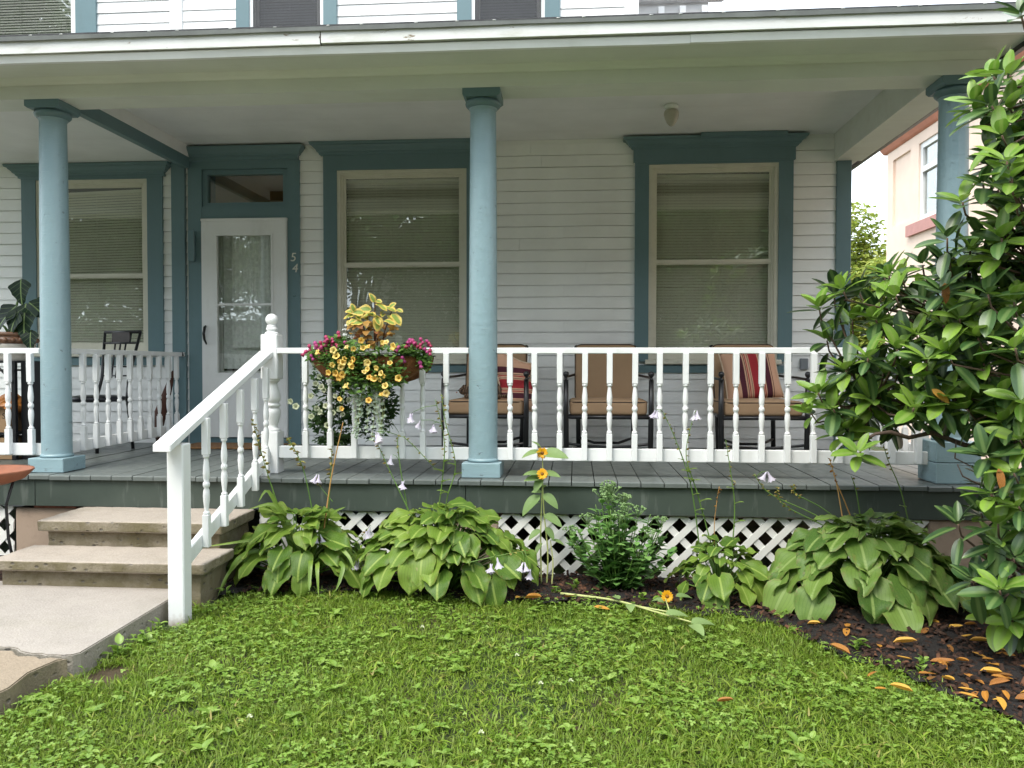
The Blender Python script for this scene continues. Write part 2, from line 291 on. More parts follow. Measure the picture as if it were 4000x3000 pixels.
# ------------------------------------------------------------------ mesh tools
COL = scene.collection
def props(o, label=None, cat=None, group=None, kind=None):
    if label: o['label'] = label
    if cat: o['category'] = cat
    if group: o['group'] = group
    if kind: o['kind'] = kind
    return o
def empty(name, loc=(0, 0, 0), rz=0, label=None, cat=None, group=None):
    o = bpy.data.objects.new(name, None); COL.objects.link(o); o.location = loc; o.rotation_euler = (0, 0, rz)
    o.empty_display_size = .1
    return props(o, label, cat, group)
def link(name, me, parent=None, mat=None, M=None):
    if mat and not me.materials: me.materials.append(MATS[mat])
    o = bpy.data.objects.new(name, me); COL.objects.link(o)
    if M is not None: o.matrix_world = M
    if parent is not None: o.parent = parent
    return o
def copy_tree(o, parent=None):
    c = o.copy(); COL.objects.link(c); c.parent = parent
    for ch in o.children: copy_tree(ch, c)
    return c
class MB:
    def __init__(s): s.v = []; s.f = []; s.s = []; s.r = []; s.uv = []
    def add(s, vs, fs, smooth=False, r=0.0, uv=None):
        n = len(s.v); s.v.extend([tuple(v) for v in vs]); s.f.extend([tuple(i+n for i in f) for f in fs])
        s.s.extend([smooth]*len(fs)); s.r.extend([r]*len(vs)); s.uv.extend(uv if uv is not None else [(0, 1, 0)]*len(vs)); return s
    def box(s, x0, x1, y0, y1, z0, z1):
        return s.add([(x0, y0, z0), (x1, y0, z0), (x1, y1, z0), (x0, y1, z0), (x0, y0, z1), (x1, y0, z1), (x1, y1, z1), (x0, y1, z1)],
                     [(0, 3, 2, 1), (4, 5, 6, 7), (0, 1, 5, 4), (1, 2, 6, 5), (2, 3, 7, 6), (3, 0, 4, 7)])
    def rbox(s, x0, x1, y0, y1, z0, z1, c=.004, seg=1):
        bm = bmesh.new(); bmesh.ops.create_cube(bm, size=1)
        for v in bm.verts: v.co = Vector(((x0+x1)/2+v.co.x*(x1-x0), (y0+y1)/2+v.co.y*(y1-y0), (z0+z1)/2+v.co.z*(z1-z0)))
        bmesh.ops.bevel(bm, geom=bm.edges[:], offset=c, segments=seg, affect='EDGES', profile=.5)
        bm.verts.index_update(); s.add([v.co for v in bm.verts], [[v.index for v in f.verts] for f in bm.faces], seg > 1); bm.free(); return s
    def prism(s, pts, axis, a, b_):
        """extrude 2-D outline (counter-clockwise) along axis 'x','y' or 'z'"""
        def m(p, t): return {'x': (t, p[0], p[1]), 'y': (p[0], t, p[1]), 'z': (p[0], p[1], t)}[axis]
        n = len(pts); vs = [m(p, a) for p in pts]+[m(p, b_) for p in pts]
        fs = [tuple(range(n))[::-1], tuple(range(n, 2*n))]+[(i, (i+1) % n, n+(i+1) % n, n+i) for i in range(n)]
        return s.add(vs, fs)
    def tube(s, pts, rads, n=6, smooth=True, r=0.0, cap=True):
        pts = [Vector(p) for p in pts]
        if not hasattr(rads, '__len__'): rads = [rads]*len(pts)
        vs = []; up = None
        for i, p in enumerate(pts):
            d = (pts[min(i+1, len(pts)-1)]-pts[max(i-1, 0)]).normalized()
            if up is None: up = Vector((0, 0, 1)) if abs(d.z) < .9 else Vector((1, 0, 0))
            a = d.cross(up).normalized(); c = a.cross(d).normalized(); up = c
            for k in range(n):
                t = 2*math.pi*k/n; vs.append(p+(a*math.cos(t)+c*math.sin(t))*rads[i])
        fs = []
        for i in range(len(pts)-1):
            for k in range(n): fs.append((i*n+k, i*n+(k+1) % n, (i+1)*n+(k+1) % n, (i+1)*n+k))
        if cap: fs.append(tuple(range(n))[::-1]); fs.append(tuple(range((len(pts)-1)*n, len(pts)*n)))
        return s.add(vs, fs, smooth, r)
    def lathe(s, prof, n=12, c=(0, 0, 0), smooth=True, r=0.0, groove=()):
        vs = []; fs = []
        for rr, z in prof:
            for k in range(n):
                t = 2*math.pi*k/n; q = rr-(.006 if k in groove else 0); vs.append((c[0]+q*math.cos(t), c[1]+q*math.sin(t), c[2]+z))
        for i in range(len(prof)-1):
            for k in range(n): fs.append((i*n+k, i*n+(k+1) % n, (i+1)*n+(k+1) % n, (i+1)*n+k))
        fs.append(tuple(range(n))[::-1]); fs.append(tuple(range((len(prof)-1)*n, len(prof)*n)))
        return s.add(vs, fs, smooth, r)
    def sphere(s, c, r_, nu=10, nv=7, r=0.0, sc=(1, 1, 1)):
        vs = []; fs = []
        for i in range(1, nv):
            a = math.pi*i/nv
            for k in range(nu):
                t = 2*math.pi*k/nu; vs.append((c[0]+sc[0]*r_*math.sin(a)*math.cos(t), c[1]+sc[1]*r_*math.sin(a)*math.sin(t), c[2]+sc[2]*r_*math.cos(a)))
        top = len(vs); vs += [(c[0], c[1], c[2]+sc[2]*r_), (c[0], c[1], c[2]-sc[2]*r_)]
        for i in range(nv-2):
            for k in range(nu): fs.append((i*nu+k, (i+1)*nu+k, (i+1)*nu+(k+1) % nu, i*nu+(k+1) % nu))
        for k in range(nu): fs.append((top, k, (k+1) % nu)); fs.append((top+1, (nv-2)*nu+(k+1) % nu, (nv-2)*nu+k))
        return s.add(vs, fs, True, r)
    def put(s, tpl, M, r=0.0):
        """append a template (verts, faces, uv) transformed by matrix M"""
        s.add([M @ Vector(v) for v in tpl[0]], tpl[1], True, r, tpl[2]); return s
    def mesh(s, name, mat=None):
        me = bpy.data.meshes.new(name); me.from_pydata(s.v, [], s.f); me.polygons.foreach_set('use_smooth', s.s)
        a = me.attributes.new('rnd', 'FLOAT', 'POINT'); a.data.foreach_set('value', s.r)
        a = me.attributes.new('luv', 'FLOAT_VECTOR', 'POINT'); a.data.foreach_set('vector', [c for u in s.uv for c in u])
        if mat: me.materials.append(MATS[mat])
        me.update(); return me
    def obj(s, name, mat, parent=None, M=None): return link(name, s.mesh(name, mat), parent, None, M)
def np_obj(name, V, Fc, mat, rnd, luv=None, parent=None, smooth=True):
    """big joined mesh from numpy arrays; Fc is (m,k)"""
    me = bpy.data.meshes.new(name); m, k = Fc.shape
    me.vertices.add(len(V)); me.vertices.foreach_set('co', np.asarray(V, np.float32).ravel())
    me.loops.add(m*k); me.loops.foreach_set('vertex_index', Fc.astype(np.int32).ravel())
    me.polygons.add(m); me.polygons.foreach_set('loop_start', np.arange(m, dtype=np.int32)*k)
    me.polygons.foreach_set('use_smooth', np.full(m, smooth))
    me.update(calc_edges=True)
    a = me.attributes.new('rnd', 'FLOAT', 'POINT'); a.data.foreach_set('value', np.asarray(rnd, np.float32))
    if luv is not None:
        a = me.attributes.new('luv', 'FLOAT_VECTOR', 'POINT'); a.data.foreach_set('vector', np.asarray(luv, np.float32).ravel())
    me.materials.append(MATS[mat]); me.validate()
    return link(name, me, parent)
def frame(d, up=(0, 0, 1), loc=(0, 0, 0), sc=1.0, roll=0.0):
    d = Vector(d).normalized(); up = Vector(up)
    if abs(d.dot(up.normalized())) > .98: up = Vector((0.3, 1, .2))
    y = up.cross(d).normalized(); z = d.cross(y)
    M = Matrix(((d.x, y.x, z.x, 0), (d.y, y.y, z.y, 0), (d.z, y.z, z.z, 0), (0, 0, 0, 1)))
    if roll: M = M @ Matrix.Rotation(roll, 4, 'X')
    return Matrix.Translation(loc) @ M @ Matrix.Scale(sc, 4)
def leaf(wfun, nu=6, nv=4, droop=.3, fold=.15, ripple=0, rip_n=5, waves=0, seed=0, lobe=0):
    """leaf template: unit length along +x, outline wfun(u)=half width; returns verts, faces, luv"""
    rr = random.Random(seed); vs = []; uv = []; fs = []
    ph = rr.random()*6
    for i in range(nu+1):
        u = i/nu; w = wfun(u)
        x = u-.12*droop*u*u; z0 = -droop*u*u*.6
        for j in range(nv+1):
            v = 2*j/nv-1
            z = z0+fold*abs(v)*w*1.0
            if ripple: z += ripple*math.cos(v*rip_n*math.pi)*w*math.sin(math.pi*min(1, u+.05))
            if waves: z += waves*abs(v)**2*math.sin(u*11+ph+v*2)
            vs.append((x-lobe*abs(v)**1.5*(1-u)**3, v*w, z)); uv.append((u, v*w, max(abs(v), (u-.6)*2.2 if u > .6 else 0)))
    for i in range(nu):
        for j in range(nv): fs.append((i*(nv+1)+j, (i+1)*(nv+1)+j, (i+1)*(nv+1)+j+1, i*(nv+1)+j+1))
    return vs, fs, uv
def heart(u): return (.10+.36*math.sin(math.pi*min(1, u**.66))**.75*(1-.1*u))*(1-u**6)+.002
def oblong(u): return .012+.165*max(0, math.sin(math.pi*u**.85))**.55 if u < 1 else .01
def ovate(u): return .015+.27*max(0, math.sin(math.pi*u**.75))**.8 if u < 1 else .008
def strap(u): return .03*(1-u**3)+.002
def tplmesh(name, tpl, mat):
    return MB().add(tpl[0], tpl[1], True, 0, tpl[2]).mesh(name, mat)
# ================================================================== SETTING
WY = 1.981          # porch wall face
GZ = -.62           # lawn level (porch floor is z = 0)
ground = props(MB().add([(-60, -70, GZ-.012), (60, -70, GZ-.012), (60, 60, GZ-.012), (-60, 60, GZ-.012)], [(0, 1, 2, 3)]).obj('ground', 'lawn_ground'), 'green lawn ground running under the whole yard', 'lawn', kind='structure')
props(MB().box(-60, 60, -24, -15, GZ-.1, GZ+.004).obj('road', 'asphalt'), 'grey asphalt street across from the house', 'road', kind='structure')
props(MB().box(-60, 60, -13.5, -12, GZ-.1, GZ+.02).obj('pavement', 'walk_concrete'), 'concrete pavement along the street', 'pavement', kind='structure')
# bed edge (lawn in front of it), x -> y
EX = np.array([-1.6, -1.45, -.9, -.5, .1, .5, .95, 1.3, 1.6, 1.72, 1.85, 2.06, 2.2, 2.35, 2.6, 3.5, 9])
EY = np.array([-.74, -.72, -.63, -.62, -.73, -.74, -.78, -.85, -.94, -1.2, -1.46, -1.68, -1.95, -2.35, -2.95, -4.2, -5])
def edge(x): return np.interp(x, EX, EY)
def grid_sheet(x0, x1, y0, y1, step, keep, zf):
    xs = np.arange(x0, x1+1e-6, step); ys = np.arange(y0, y1+1e-6, step); nx, ny = len(xs), len(ys)
    X, Y = np.meshgrid(xs, ys); V = np.stack([X.ravel(), Y.ravel(), np.zeros(nx*ny)], 1)
    V[:, 2] = [zf(v[0], v[1]) for v in V]
    i, j = np.meshgrid(np.arange(nx-1), np.arange(ny-1)); a = (j*nx+i).ravel()
    cx = (X[:-1, :-1]+step/2).ravel(); cy = (Y[:-1, :-1]+step/2).ravel(); m = keep(cx, cy)
    a = a[m]; return V, np.stack([a, a+1, a+1+nx, a+nx], 1)
def bedz(x, y): return GZ-.004+.02*(mnoise.noise(Vector((x*3, y*3, 1)))+.5*mnoise.noise(Vector((x*11, y*11, 4))))+.02
V, Fq = grid_sheet(-1.5, 5.5, -4.2, -.12, .045, lambda x, y: y > edge(x)-.05+.05*np.sin(x*23), bedz)
props(np_obj('flower_bed', V, Fq, 'soil', np.zeros(len(V))), 'dark mulched flower bed along the porch front', 'flower bed', kind='structure')
V, Fq = grid_sheet(-5.5, -2.62, -1.15, -.12, .06, lambda x, y: x < 99, bedz)
props(np_obj('flower_bed', V, Fq, 'soil', np.zeros(len(V))), 'dark mulch strip beside the concrete steps', 'flower bed', kind='structure')
# path slabs
path = empty('path', label='concrete front path of two slabs leading to the steps', cat='path'); path['kind'] = 'structure'
def slab(pts, z0, z1, mat, tilt=0, seed=1):
    """irregular slab: outline pts, bevelled top edge, roughened"""
    bm = bmesh.new(); vs = [bm.verts.new((x, y, z1+tilt*(y+2))) for x, y in pts]; f = bm.faces.new(vs)
    r = bmesh.ops.extrude_face_region(bm, geom=[f]); 
    for v in [g for g in r['geom'] if isinstance(g, bmesh.types.BMVert)]: v.co.z = z0
    bmesh.ops.recalc_face_normals(bm, faces=bm.faces[:])
    bmesh.ops.bevel(bm, geom=[e for e in bm.edges if all(v.co.z > z0+.01 for v in e.verts)], offset=.005, segments=2, affect='EDGES')
    me = bpy.data.meshes.new('slab'); bm.to_mesh(me); bm.free(); me.materials.append(MATS[mat]); return link('slab', me, path)
rr = random.Random(3)
front = [(-3.2+i*(1.63/44), -1.9+.03*math.sin(i*.42)-.002*i+rr.uniform(-.011, .011)) for i in range(45)]
slab([(-3.2, -.9)]+front+[(-1.552, -1.97), (-1.558, -1.6), (-1.566, -1.2), (-1.572, -.9)], -.72, -.525, 'walk_concrete')
props(slab([(x-.0, y-.022-.008*(i % 3)) for i, (x, y) in enumerate(front)][::1]+[(-1.60, -2.06), (-1.63, -2.2), (-1.60, -2.35), (-1.64, -2.6), (-1.62, -3.2), (-1.65, -4), (-1.62, -6), (-3.2, -6)][::1], -.72, -.527, 'walk_sandy', tilt=.004), 'sandier broken front slab')
# ================================================================== CONCRETE STEPS
st = empty('concrete_steps', (-2.05, -.6, GZ), label='weathered two-step concrete stoop with mossy risers', cat='steps')
def rough_block(name, x0, x1, y0, y1, z0, z1, bev, amp, chip=()):
    bm = bmesh.new(); bmesh.ops.create_cube(bm, size=1)
    for v in bm.verts: v.co = Vector(((x0+x1)/2+v.co.x*(x1-x0), (y0+y1)/2+v.co.y*(y1-y0), (z0+z1)/2+v.co.z*(z1-z0)))
    bmesh.ops.bevel(bm, geom=bm.edges[:], offset=bev, segments=3, affect='EDGES', profile=.5)
    bmesh.ops.subdivide_edges(bm, edges=[e for e in bm.edges if e.calc_length() > .3], cuts=40, use_grid_fill=True)
    for v in bm.verts:
        c = v.co; n = mnoise.noise(c*9)+.7*mnoise.noise(c*24+Vector((3, 1, 2))); d = (c-Vector(((x0+x1)/2, (y0+y1)/2, (z0+z1)/2)))
        v.co += Vector((math.copysign(1, d.x) if abs(d.x) > (x1-x0)/2-.02 else 0, math.copysign(1, d.y) if abs(d.y) > (y1-y0)/2-.02 else 0, 0))*amp*n+Vector((0, 0, amp*.35*n))
    me = bpy.data.meshes.new(name); bm.to_mesh(me); bm.free(); me.materials.append(MATS['step_concrete'])
    o_ = link(name, me); o_.parent = st; o_.matrix_parent_inverse = Matrix.Translation((2.05, .6, -GZ)); return o_
rough_block('tread', -2.66, -1.49, -.69, -.207, -.278, -.21, .012, .006)
rough_block('riser', -2.62, -1.53, -.64, -.207, -.70, -.279, .006, .005)
rough_block('tread', -2.71, -1.44, -1.03, -.641, -.432, -.37, .012, .006)
rough_block('riser', -2.665, -1.485, -.98, -.646, -.72, -.433, .006, .005)
# ================================================================== HOUSE
house = empty('clapboard_house', (0, WY+2, 0), label='white clapboard house with teal window and door trim behind the porch', cat='house')
HI = Matrix.Translation((0, -WY-2, 0))
def H(o, parent=None):
    o.parent = parent or house
    if parent is None: o.matrix_parent_inverse = HI
    return o
def wall_boxes(m, X0, X1, Z0, Z1, y0, y1, ops):
    ops = sorted(ops); x = X0
    for a, b_, c, d in ops:
        if a > x: m.box(x, a, y0, y1, Z0, Z1)
        if c > Z0: m.box(a, b_, y0, y1, Z0, c)
        if d < Z1: m.box(a, b_, y0, y1, d, Z1)
        x = b_
    m.box(x, X1, y0, y1, Z0, Z1); return m
OP_LOW = [(-4.5, -3.4, .86, 2.48), (-2.87, -2.045, .03, 2.54), (-1.575, -.385, .8, 2.52), (1.268, 2.389, .8, 2.52)]
OP_UP = [(-5.3, -4.1, 3.3, 5.2), (-2.38, -1.72, 3.3, 5.2), (-.32, .31, 3.3, 5.2)]
wall = H(wall_boxes(MB(), -6.5, 3.0, -.7, 2.9, WY+.006, WY+.12, OP_LOW).obj('wall', 'siding_paint'))
wu = H(wall_boxes(MB(), -6.5, 1.15, 2.9, 6.5, WY+.006, WY+.12, OP_UP).obj('upper_wall', 'siding_paint'))
H(MB().box(2.9, 3.0, WY+.12, 6, -.7, 2.9).box(1.05, 1.15, WY+.12, 6, 2.9, 6.5).box(-6.5, 1.15, 5.9, 6, -.7, 6.5).box(-6.5, -6.4, WY+.12, 5.9, -.7, 6.5).obj('rear_wall', 'siding_paint'))
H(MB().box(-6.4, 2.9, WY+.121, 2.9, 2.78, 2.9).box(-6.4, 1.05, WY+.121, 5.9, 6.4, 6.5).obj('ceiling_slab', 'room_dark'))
H(MB().box(-6.4, 2.9, 2.75, 2.8, -.6, 2.78).box(-6.4, 1.05, 2.75, 2.8, 2.9, 6.4).obj('dark_room_back', 'room_dark'))
# clapboards
EXPO = .1061
def clap(x0, x1, z, parent, cache={}):
    L = round(x1-x0, 3)
    if L not in cache:
        m = MB(); b0, t0 = .022, .013
        m.add([(0, 0, 0), (L, 0, 0), (L, -b0, 0), (0, -b0, 0), (0, 0, EXPO-.0042), (L, 0, EXPO-.0042), (L, -t0, EXPO-.0042), (0, -t0, EXPO-.0042)],
              [(0, 1, 2, 3), (4, 7, 6, 5), (3, 2, 6, 7), (0, 3, 7, 4), (1, 5, 6, 2), (0, 4, 5, 1)])
        cache[L] = m.mesh('clapboard', 'siding_paint')
    o = link('clapboard', cache[L]); o.location = (x0, WY+.006, z+random.uniform(-.0012, .0012)); o.rotation_euler = (random.uniform(-.012, .012), random.uniform(-.0006, .0006), 0)
    o.parent = parent
    return o
BLK = [(-4.64, -3.26, .74, 2.62), (-3.15, -3.03, -1, 9), (-2.99, -1.94, -1, 2.75), (-1.70, -.26, .68, 2.76), (1.15, 2.51, .68, 2.76)]
for k in range(-1, 26):
    z = 2.63-EXPO*k
    if z < -.05: break
    zc = z+EXPO/2; x = -5.4; segs = []
    for a, b_, c, d in BLK:
        if c < zc < d: segs.append((x, a)); x = b_
    segs.append((x, 2.89))
    for a, b_ in segs:
        if z+EXPO < 2.79 and b_-a > .01:
            if b_-a > 1.0 and random.random() < .45: j = random.uniform(a+.3, b_-.3); clap(a, round(j, 1), z, wall); clap(round(j, 1)+.003, b_, z, wall)
            else: clap(a, b_, z, wall)
BLKU = [(-5.4, -3.88, 3, 9), (-3.165, -3.045, 3, 9), (-2.52, -1.58, 3, 9), (-.46, .46, 3, 9)]
for k in range(0, 10):
    z = 3.52+.1035*k; x = -6.2
    for a, b_, c, d in BLKU+[(1.04, 9, 3, 9)]:
        if a-x > .01: clap(x, a, z, wu)
        x = b_
# mouldings: loft of rectangles that step outwards
def crown(x0, x1, prof, yw=WY, name='crown_moulding', mat='trim_teal'):
    m = MB(); vs = []
    for o, z in prof: vs += [(x0-o, yw, z), (x0-o, yw-.04-o, z), (x1+o, yw-.04-o, z), (x1+o, yw, z)]
    fs = []
    for i in range(len(prof)-1):
        for a in range(3): fs.append((i*4+a, i*4+a+1, i*4+a+5, i*4+a+4))
    fs += [(0, 3, 2, 1), tuple(range(len(vs)-4, len(vs)))]
    return m.add(vs, fs).obj(name, mat)
def blind(x0, x1, z0, z1, y, mat, drop=0.0, tilt=71, pitch=.0258, sag=0.0):
    m = MB(); n = int((z1-z0)/pitch); w = .0125; a = rad(tilt)
    for i in range(n):
        z = z1-.02-pitch*(i+.5); dz = math.sin(a)*w; dy = math.cos(a)*w
        zl, zr = z-drop*(1-i/n), z
        j = random.uniform(-.0012, .0012)
        m.add([(x0, y-dy, zl-dz+j), (x1, y-dy, zr-dz-j), (x1, y+dy, zr+dz-j), (x0, y+dy, zl+dz+j)], [(0, 1, 2, 3)])
    m.add([(x0, y-.02, z1-.022-drop), (x1, y-.02, z1-.022), (x1, y-.02, z1+.004), (x0, y-.02, z1+.004-drop), (x0, y+.02, z1-.022-drop), (x1, y+.02, z1-.022), (x1, y+.02, z1+.004), (x0, y+.02, z1+.004-drop)],
          [(0, 1, 2, 3), (7, 6, 5, 4), (0, 4, 5, 1), (3, 2, 6, 7), (0, 3, 7, 4), (1, 5, 6, 2)])
    for t in (.08, .5, .92): m.box(x0+(x1-x0)*t-.0012, x0+(x1-x0)*t+.0012, y-.016, y-.0135, z0, z1-.02)
    return props(m.obj('blind', mat), kind='stuff')
def ring(m, x0, x1, z0, z1, w, y0, y1, wb=None, wt=None):
    wb = w if wb is None else wb; wt = w if wt is None else wt
    m.box(x0, x0+w, y0, y1, z0, z1).box(x1-w, x1, y0, y1, z0, z1)
    m.box(x0+w, x1-w, y0, y1, z1-wt, z1).box(x0+w, x1-w, y0, y1, z0, z0+wb); return m
def window(x0, x1, z0, z1, zm, cx0, cx1, crown_x, crown_z, label, bl=None, drop=0, z_apron=None, bz1=None, frame_mat='frame_cream', head=None, blind2=None):
    """casing mesh is the window; x0..z1 = outer edge of the pale frame"""
    zt = crown_z[0] if crown_z else z1+.12
    m = MB(); m.box(cx0, x0, WY-.035, WY+.004, z_apron if z_apron else z0, z1).box(x1, cx1, WY-.035, WY+.004, z_apron if z_apron else z0, z1).box(cx0, cx1, WY-.038, WY+.004, z1, zt)
    if head: m.box(cx0-head, cx1+head, WY-.046, WY+.002, z1+.02, zt+.002)
    if z_apron: m.box(cx0+.004, cx1-.004, WY-.03, WY+.003, z_apron-.1, z0-.05)
    w = props(H(m.obj('window', 'trim_teal')), label)
    sub = []
    if crown_z:
        a, b_ = crown_z; h = b_-a
        sub.append(crown(crown_x[0]+.085, crown_x[1]-.085, [(0, a), (.012, a+.01), (.014, a+.2*h), (.03, a+.3*h), (.034, a+.42*h), (.055, a+.62*h), (.06, a+.72*h), (.08, a+.8*h), (.085, b_)]))
    fm = ring(MB(), x0, x1, z0, z1, .032, WY-.022, WY+.05, .04)
    ring(fm, x0+.032, x1-.032, z0+.04, z1-.032, .02, WY-.006, WY+.05, .01, .018)
    sub.append(fm.obj('frame', frame_mat))
    sub.append(MB().rbox(x0-.03, x1+.03, WY-.06, WY+.03, z0-.045, z0-.002, .006).obj('sill', frame_mat))
    ix0, ix1, iz0, iz1 = x0+.052, x1-.052, z0+.05, z1-.05
    up = ring(MB(), ix0, ix1, zm-.004, iz1, .022, WY+.008, WY+.03, .03).obj('upper_sash', frame_mat)
    lo = ring(MB(), ix0, ix1, iz0, zm-.005, .022, WY+.014, WY+.036, .04, .012).obj('lower_sash', frame_mat)
    sub += [up, lo]
    sub.append(MB().box(ix0+.02, ix1-.02, WY+.017, WY+.02, zm+.02, iz1-.02).obj('pane', 'window_glass'))
    sub.append(MB().box(ix0+.02, ix1-.02, WY+.023, WY+.026, iz0+.03, zm-.016).obj('pane', 'window_glass'))
    if bl: sub.append(blind(ix0+.012, ix1-.012, iz0, bz1 or iz1-.005, WY+.075, bl, drop))
    if blind2: sub.append(MB().add([(ix0+i*(ix1-ix0)/40, WY+.16+.015*math.sin(i*1.9), z) for z in (iz0, iz1+.1) for i in range(41)], [(i, i+1, i+42, i+41) for i in range(40)], True).obj('curtain', blind2))  # pale curtain added behind the blind to lighten the window inside
    if not crown_z and x0 > -5: sub.append(MB().box(x0+.03, x1-.03, WY-.012, WY-.0105, z0+.04, zm+.5).obj('dimming_screen', 'dimming_screen'))  # dark mesh added to dim the sky reflection in these upper panes
    for s_ in sub: s_.parent = w
    return w
window(-4.5, -3.398, .857, 2.483, 1.575, -4.64, -3.25, (-4.76, -3.15), (2.52, 2.618), 'window beside the potted plant with crooked mini blind', 'blind_slat', .03, .83, 2.40, head=.025)
window(-1.581, -.378, .79, 2.526, 1.657, -1.707, -.252, (-1.815, -.145), (2.66, 2.768), 'window behind the flower planter', 'blind_slat', 0, .77, 2.45, blind2='fill_drape')
window(1.262, 2.395, .79, 2.526, 1.657, 1.139, 2.519, (1.03, 2.63), (2.66, 2.752), 'window behind the patio chairs', 'blind_slat', -.01, .77, 2.44, head=.015, blind2='fill_drape')
H(MB().rbox(1.7, 2.44, WY-.155, WY-.126, 2.728, 2.769, .004).obj('patch_board', 'trim_teal'))
for x0, x1, cx0, cx1, lb in ((-5.3, -4.08, -5.45, -3.88, 'upstairs window at the far end'), (-2.40, -1.70, -2.525, -1.575, 'upstairs window above the door'), (-.335, .33, -.465, .465, 'upstairs window above the middle column')):
    window(x0, x1, 3.3, 5.2, 4.6, cx0, cx1, None, None, lb, 'blind_dark' if x0 > -5 else 'blind_grey', 0, None, None, 'white_paint')
H(MB().rbox(-3.165, -3.045, WY-.03, WY+.004, 3, 6.4, .004).obj('corner_board', 'white_paint'))
H(MB().rbox(1.04, 1.165, WY-.03, WY+.13, 3, 6.4, .004).obj('corner_board', 'white_paint'))
H(MB().rbox(2.889, 3.016, WY-.035, WY+.12, 0, 2.53, .004).rbox(2.889, 2.975, WY-.034, WY+.1, 2.53, 2.769, .004).obj('corner_board', 'trim_teal'))
H(MB().rbox(-3.156, -3.026, WY-.05, WY+.004, 0, 2.755, .004).obj('pilaster', 'trim_teal'))
# side bay with dentil cornice, above and behind the wing roof
bay = H(MB().box(1.17, 2.02, 3.5, 5.5, 3.4, 5.6).obj('side_bay', 'bay_paint'))
cr = crown(1.17, 2.16, [(0, 4.62), (.02, 4.63), (.06, 4.7), (.07, 4.75), (.16, 4.86), (.18, 4.95)], 3.5, mat='bay_paint'); cr.parent = bay
for x in (1.487, 1.712, 1.942): o = MB().box(x, x+.062, 3.44, 3.503, 4.44, 4.57).obj('dentil', 'strip_paint'); o.parent = bay
# door
dc = MB(); dc.box(-2.999, -2.868, WY-.035, WY+.004, 0, 2.63).box(-2.047, -1.933, WY-.035, WY+.004, 0, 2.63).box(-2.868, -2.047, WY-.036, WY+.004, 2.556, 2.63)
dc.box(-2.868, -2.047, WY-.03, WY+.05, 2.092, 2.212).box(-2.868, -2.047, WY-.028, WY+.06, 0, .058)
door = props(H(dc.obj('door_surround', 'trim_teal')), 'teal door surround with transom')
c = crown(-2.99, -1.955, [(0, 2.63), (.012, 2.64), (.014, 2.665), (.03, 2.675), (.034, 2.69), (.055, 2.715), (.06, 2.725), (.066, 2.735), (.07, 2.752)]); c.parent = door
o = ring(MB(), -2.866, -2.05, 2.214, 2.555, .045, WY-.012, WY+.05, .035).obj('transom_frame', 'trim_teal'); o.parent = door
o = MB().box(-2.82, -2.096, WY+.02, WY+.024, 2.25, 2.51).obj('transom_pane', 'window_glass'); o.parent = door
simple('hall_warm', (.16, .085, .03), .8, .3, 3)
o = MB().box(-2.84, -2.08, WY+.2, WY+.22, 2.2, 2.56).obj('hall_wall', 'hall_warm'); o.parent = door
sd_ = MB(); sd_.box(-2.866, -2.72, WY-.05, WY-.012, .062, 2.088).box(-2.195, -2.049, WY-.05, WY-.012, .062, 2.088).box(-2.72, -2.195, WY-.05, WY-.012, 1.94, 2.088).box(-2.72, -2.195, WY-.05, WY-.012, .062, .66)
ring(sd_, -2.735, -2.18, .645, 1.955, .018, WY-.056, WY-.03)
storm = props(H(sd_.obj('storm_door', 'white_paint')), 'white storm door with two glass lights')
for nm, mb, mt in (('pane', MB().box(-2.717, -2.198, WY-.034, WY-.03, 1.305, 1.937), 'window_glass'), ('pane', MB().box(-2.717, -2.198, WY-.031, WY-.027, .664, 1.292), 'window_glass'),
                   ('mid_rail', MB().rbox(-2.719, -2.196, WY-.044, WY-.022, 1.288, 1.31, .003), 'white_paint'),
                   ('hinge_strip', MB().box(-2.072, -2.056, WY-.058, WY-.05, .07, 2.07), 'white_paint'),
                   ('head_rail', MB().rbox(-2.869, -2.045, WY-.06, WY-.03, 2.072, 2.096, .003), 'white_paint'),
                   ('handle', MB().tube([(-2.828, WY-.052, 1.10), (-2.828, WY-.075, 1.085), (-2.83, WY-.092, 1.03), (-2.826, WY-.085, .97), (-2.822, WY-.055, .93)], [.008, .012, .014, .011, .007], 8), 'black_metal')):
    o = mb.obj(nm, mt); o.parent = storm
inn = H(ring(MB(), -2.85, -2.06, .06, 2.08, .12, WY+.07, WY+.11, .62).obj('inner_door', 'inner_door'))
o = MB().add([(-2.62+i*.0135, WY+.062+.007*math.sin(i*2.1), z) for z in (.9, 1.98) for i in range(33)], [(i, i+1, i+34, i+33) for i in range(32)], True).obj('curtain', 'curtain_lace'); o.parent = inn
o = MB().box(-2.73, -2.18, WY+.115, WY+.13, .7, 1.97).obj('curtain_backing', 'curtain_lace'); o.parent = inn
for tx, x, z, sz in (('5', -2.022, 1.696, .112), ('4', -2.006, 1.594, .112)):
    cu = bpy.data.curves.new('t', 'FONT'); cu.body = tx; cu.size = sz; cu.extrude = .003; cu.shear = .15
    tmp = bpy.data.objects.new('t', cu); COL.objects.link(tmp); me = bpy.data.meshes.new_from_object(tmp.evaluated_get(bpy.context.evaluated_depsgraph_get())); bpy.data.objects.remove(tmp)
    me.materials.clear(); me.materials.append(MATS['cream_number'])
    H(link('house_number', me, None, None, Matrix.Translation((x, WY-.04, z)) @ Matrix.Rotation(rad(90), 4, 'X')))
H(MB().lathe([(.001, 0), (.012, 0), (.014, .004), (.007, .012)], 12, (0, 0, 0)).obj('door_bell', 'trim_teal', None, Matrix.Translation((-1.985, WY-.035, 1.378)) @ Matrix.Rotation(rad(90), 4, 'X')))
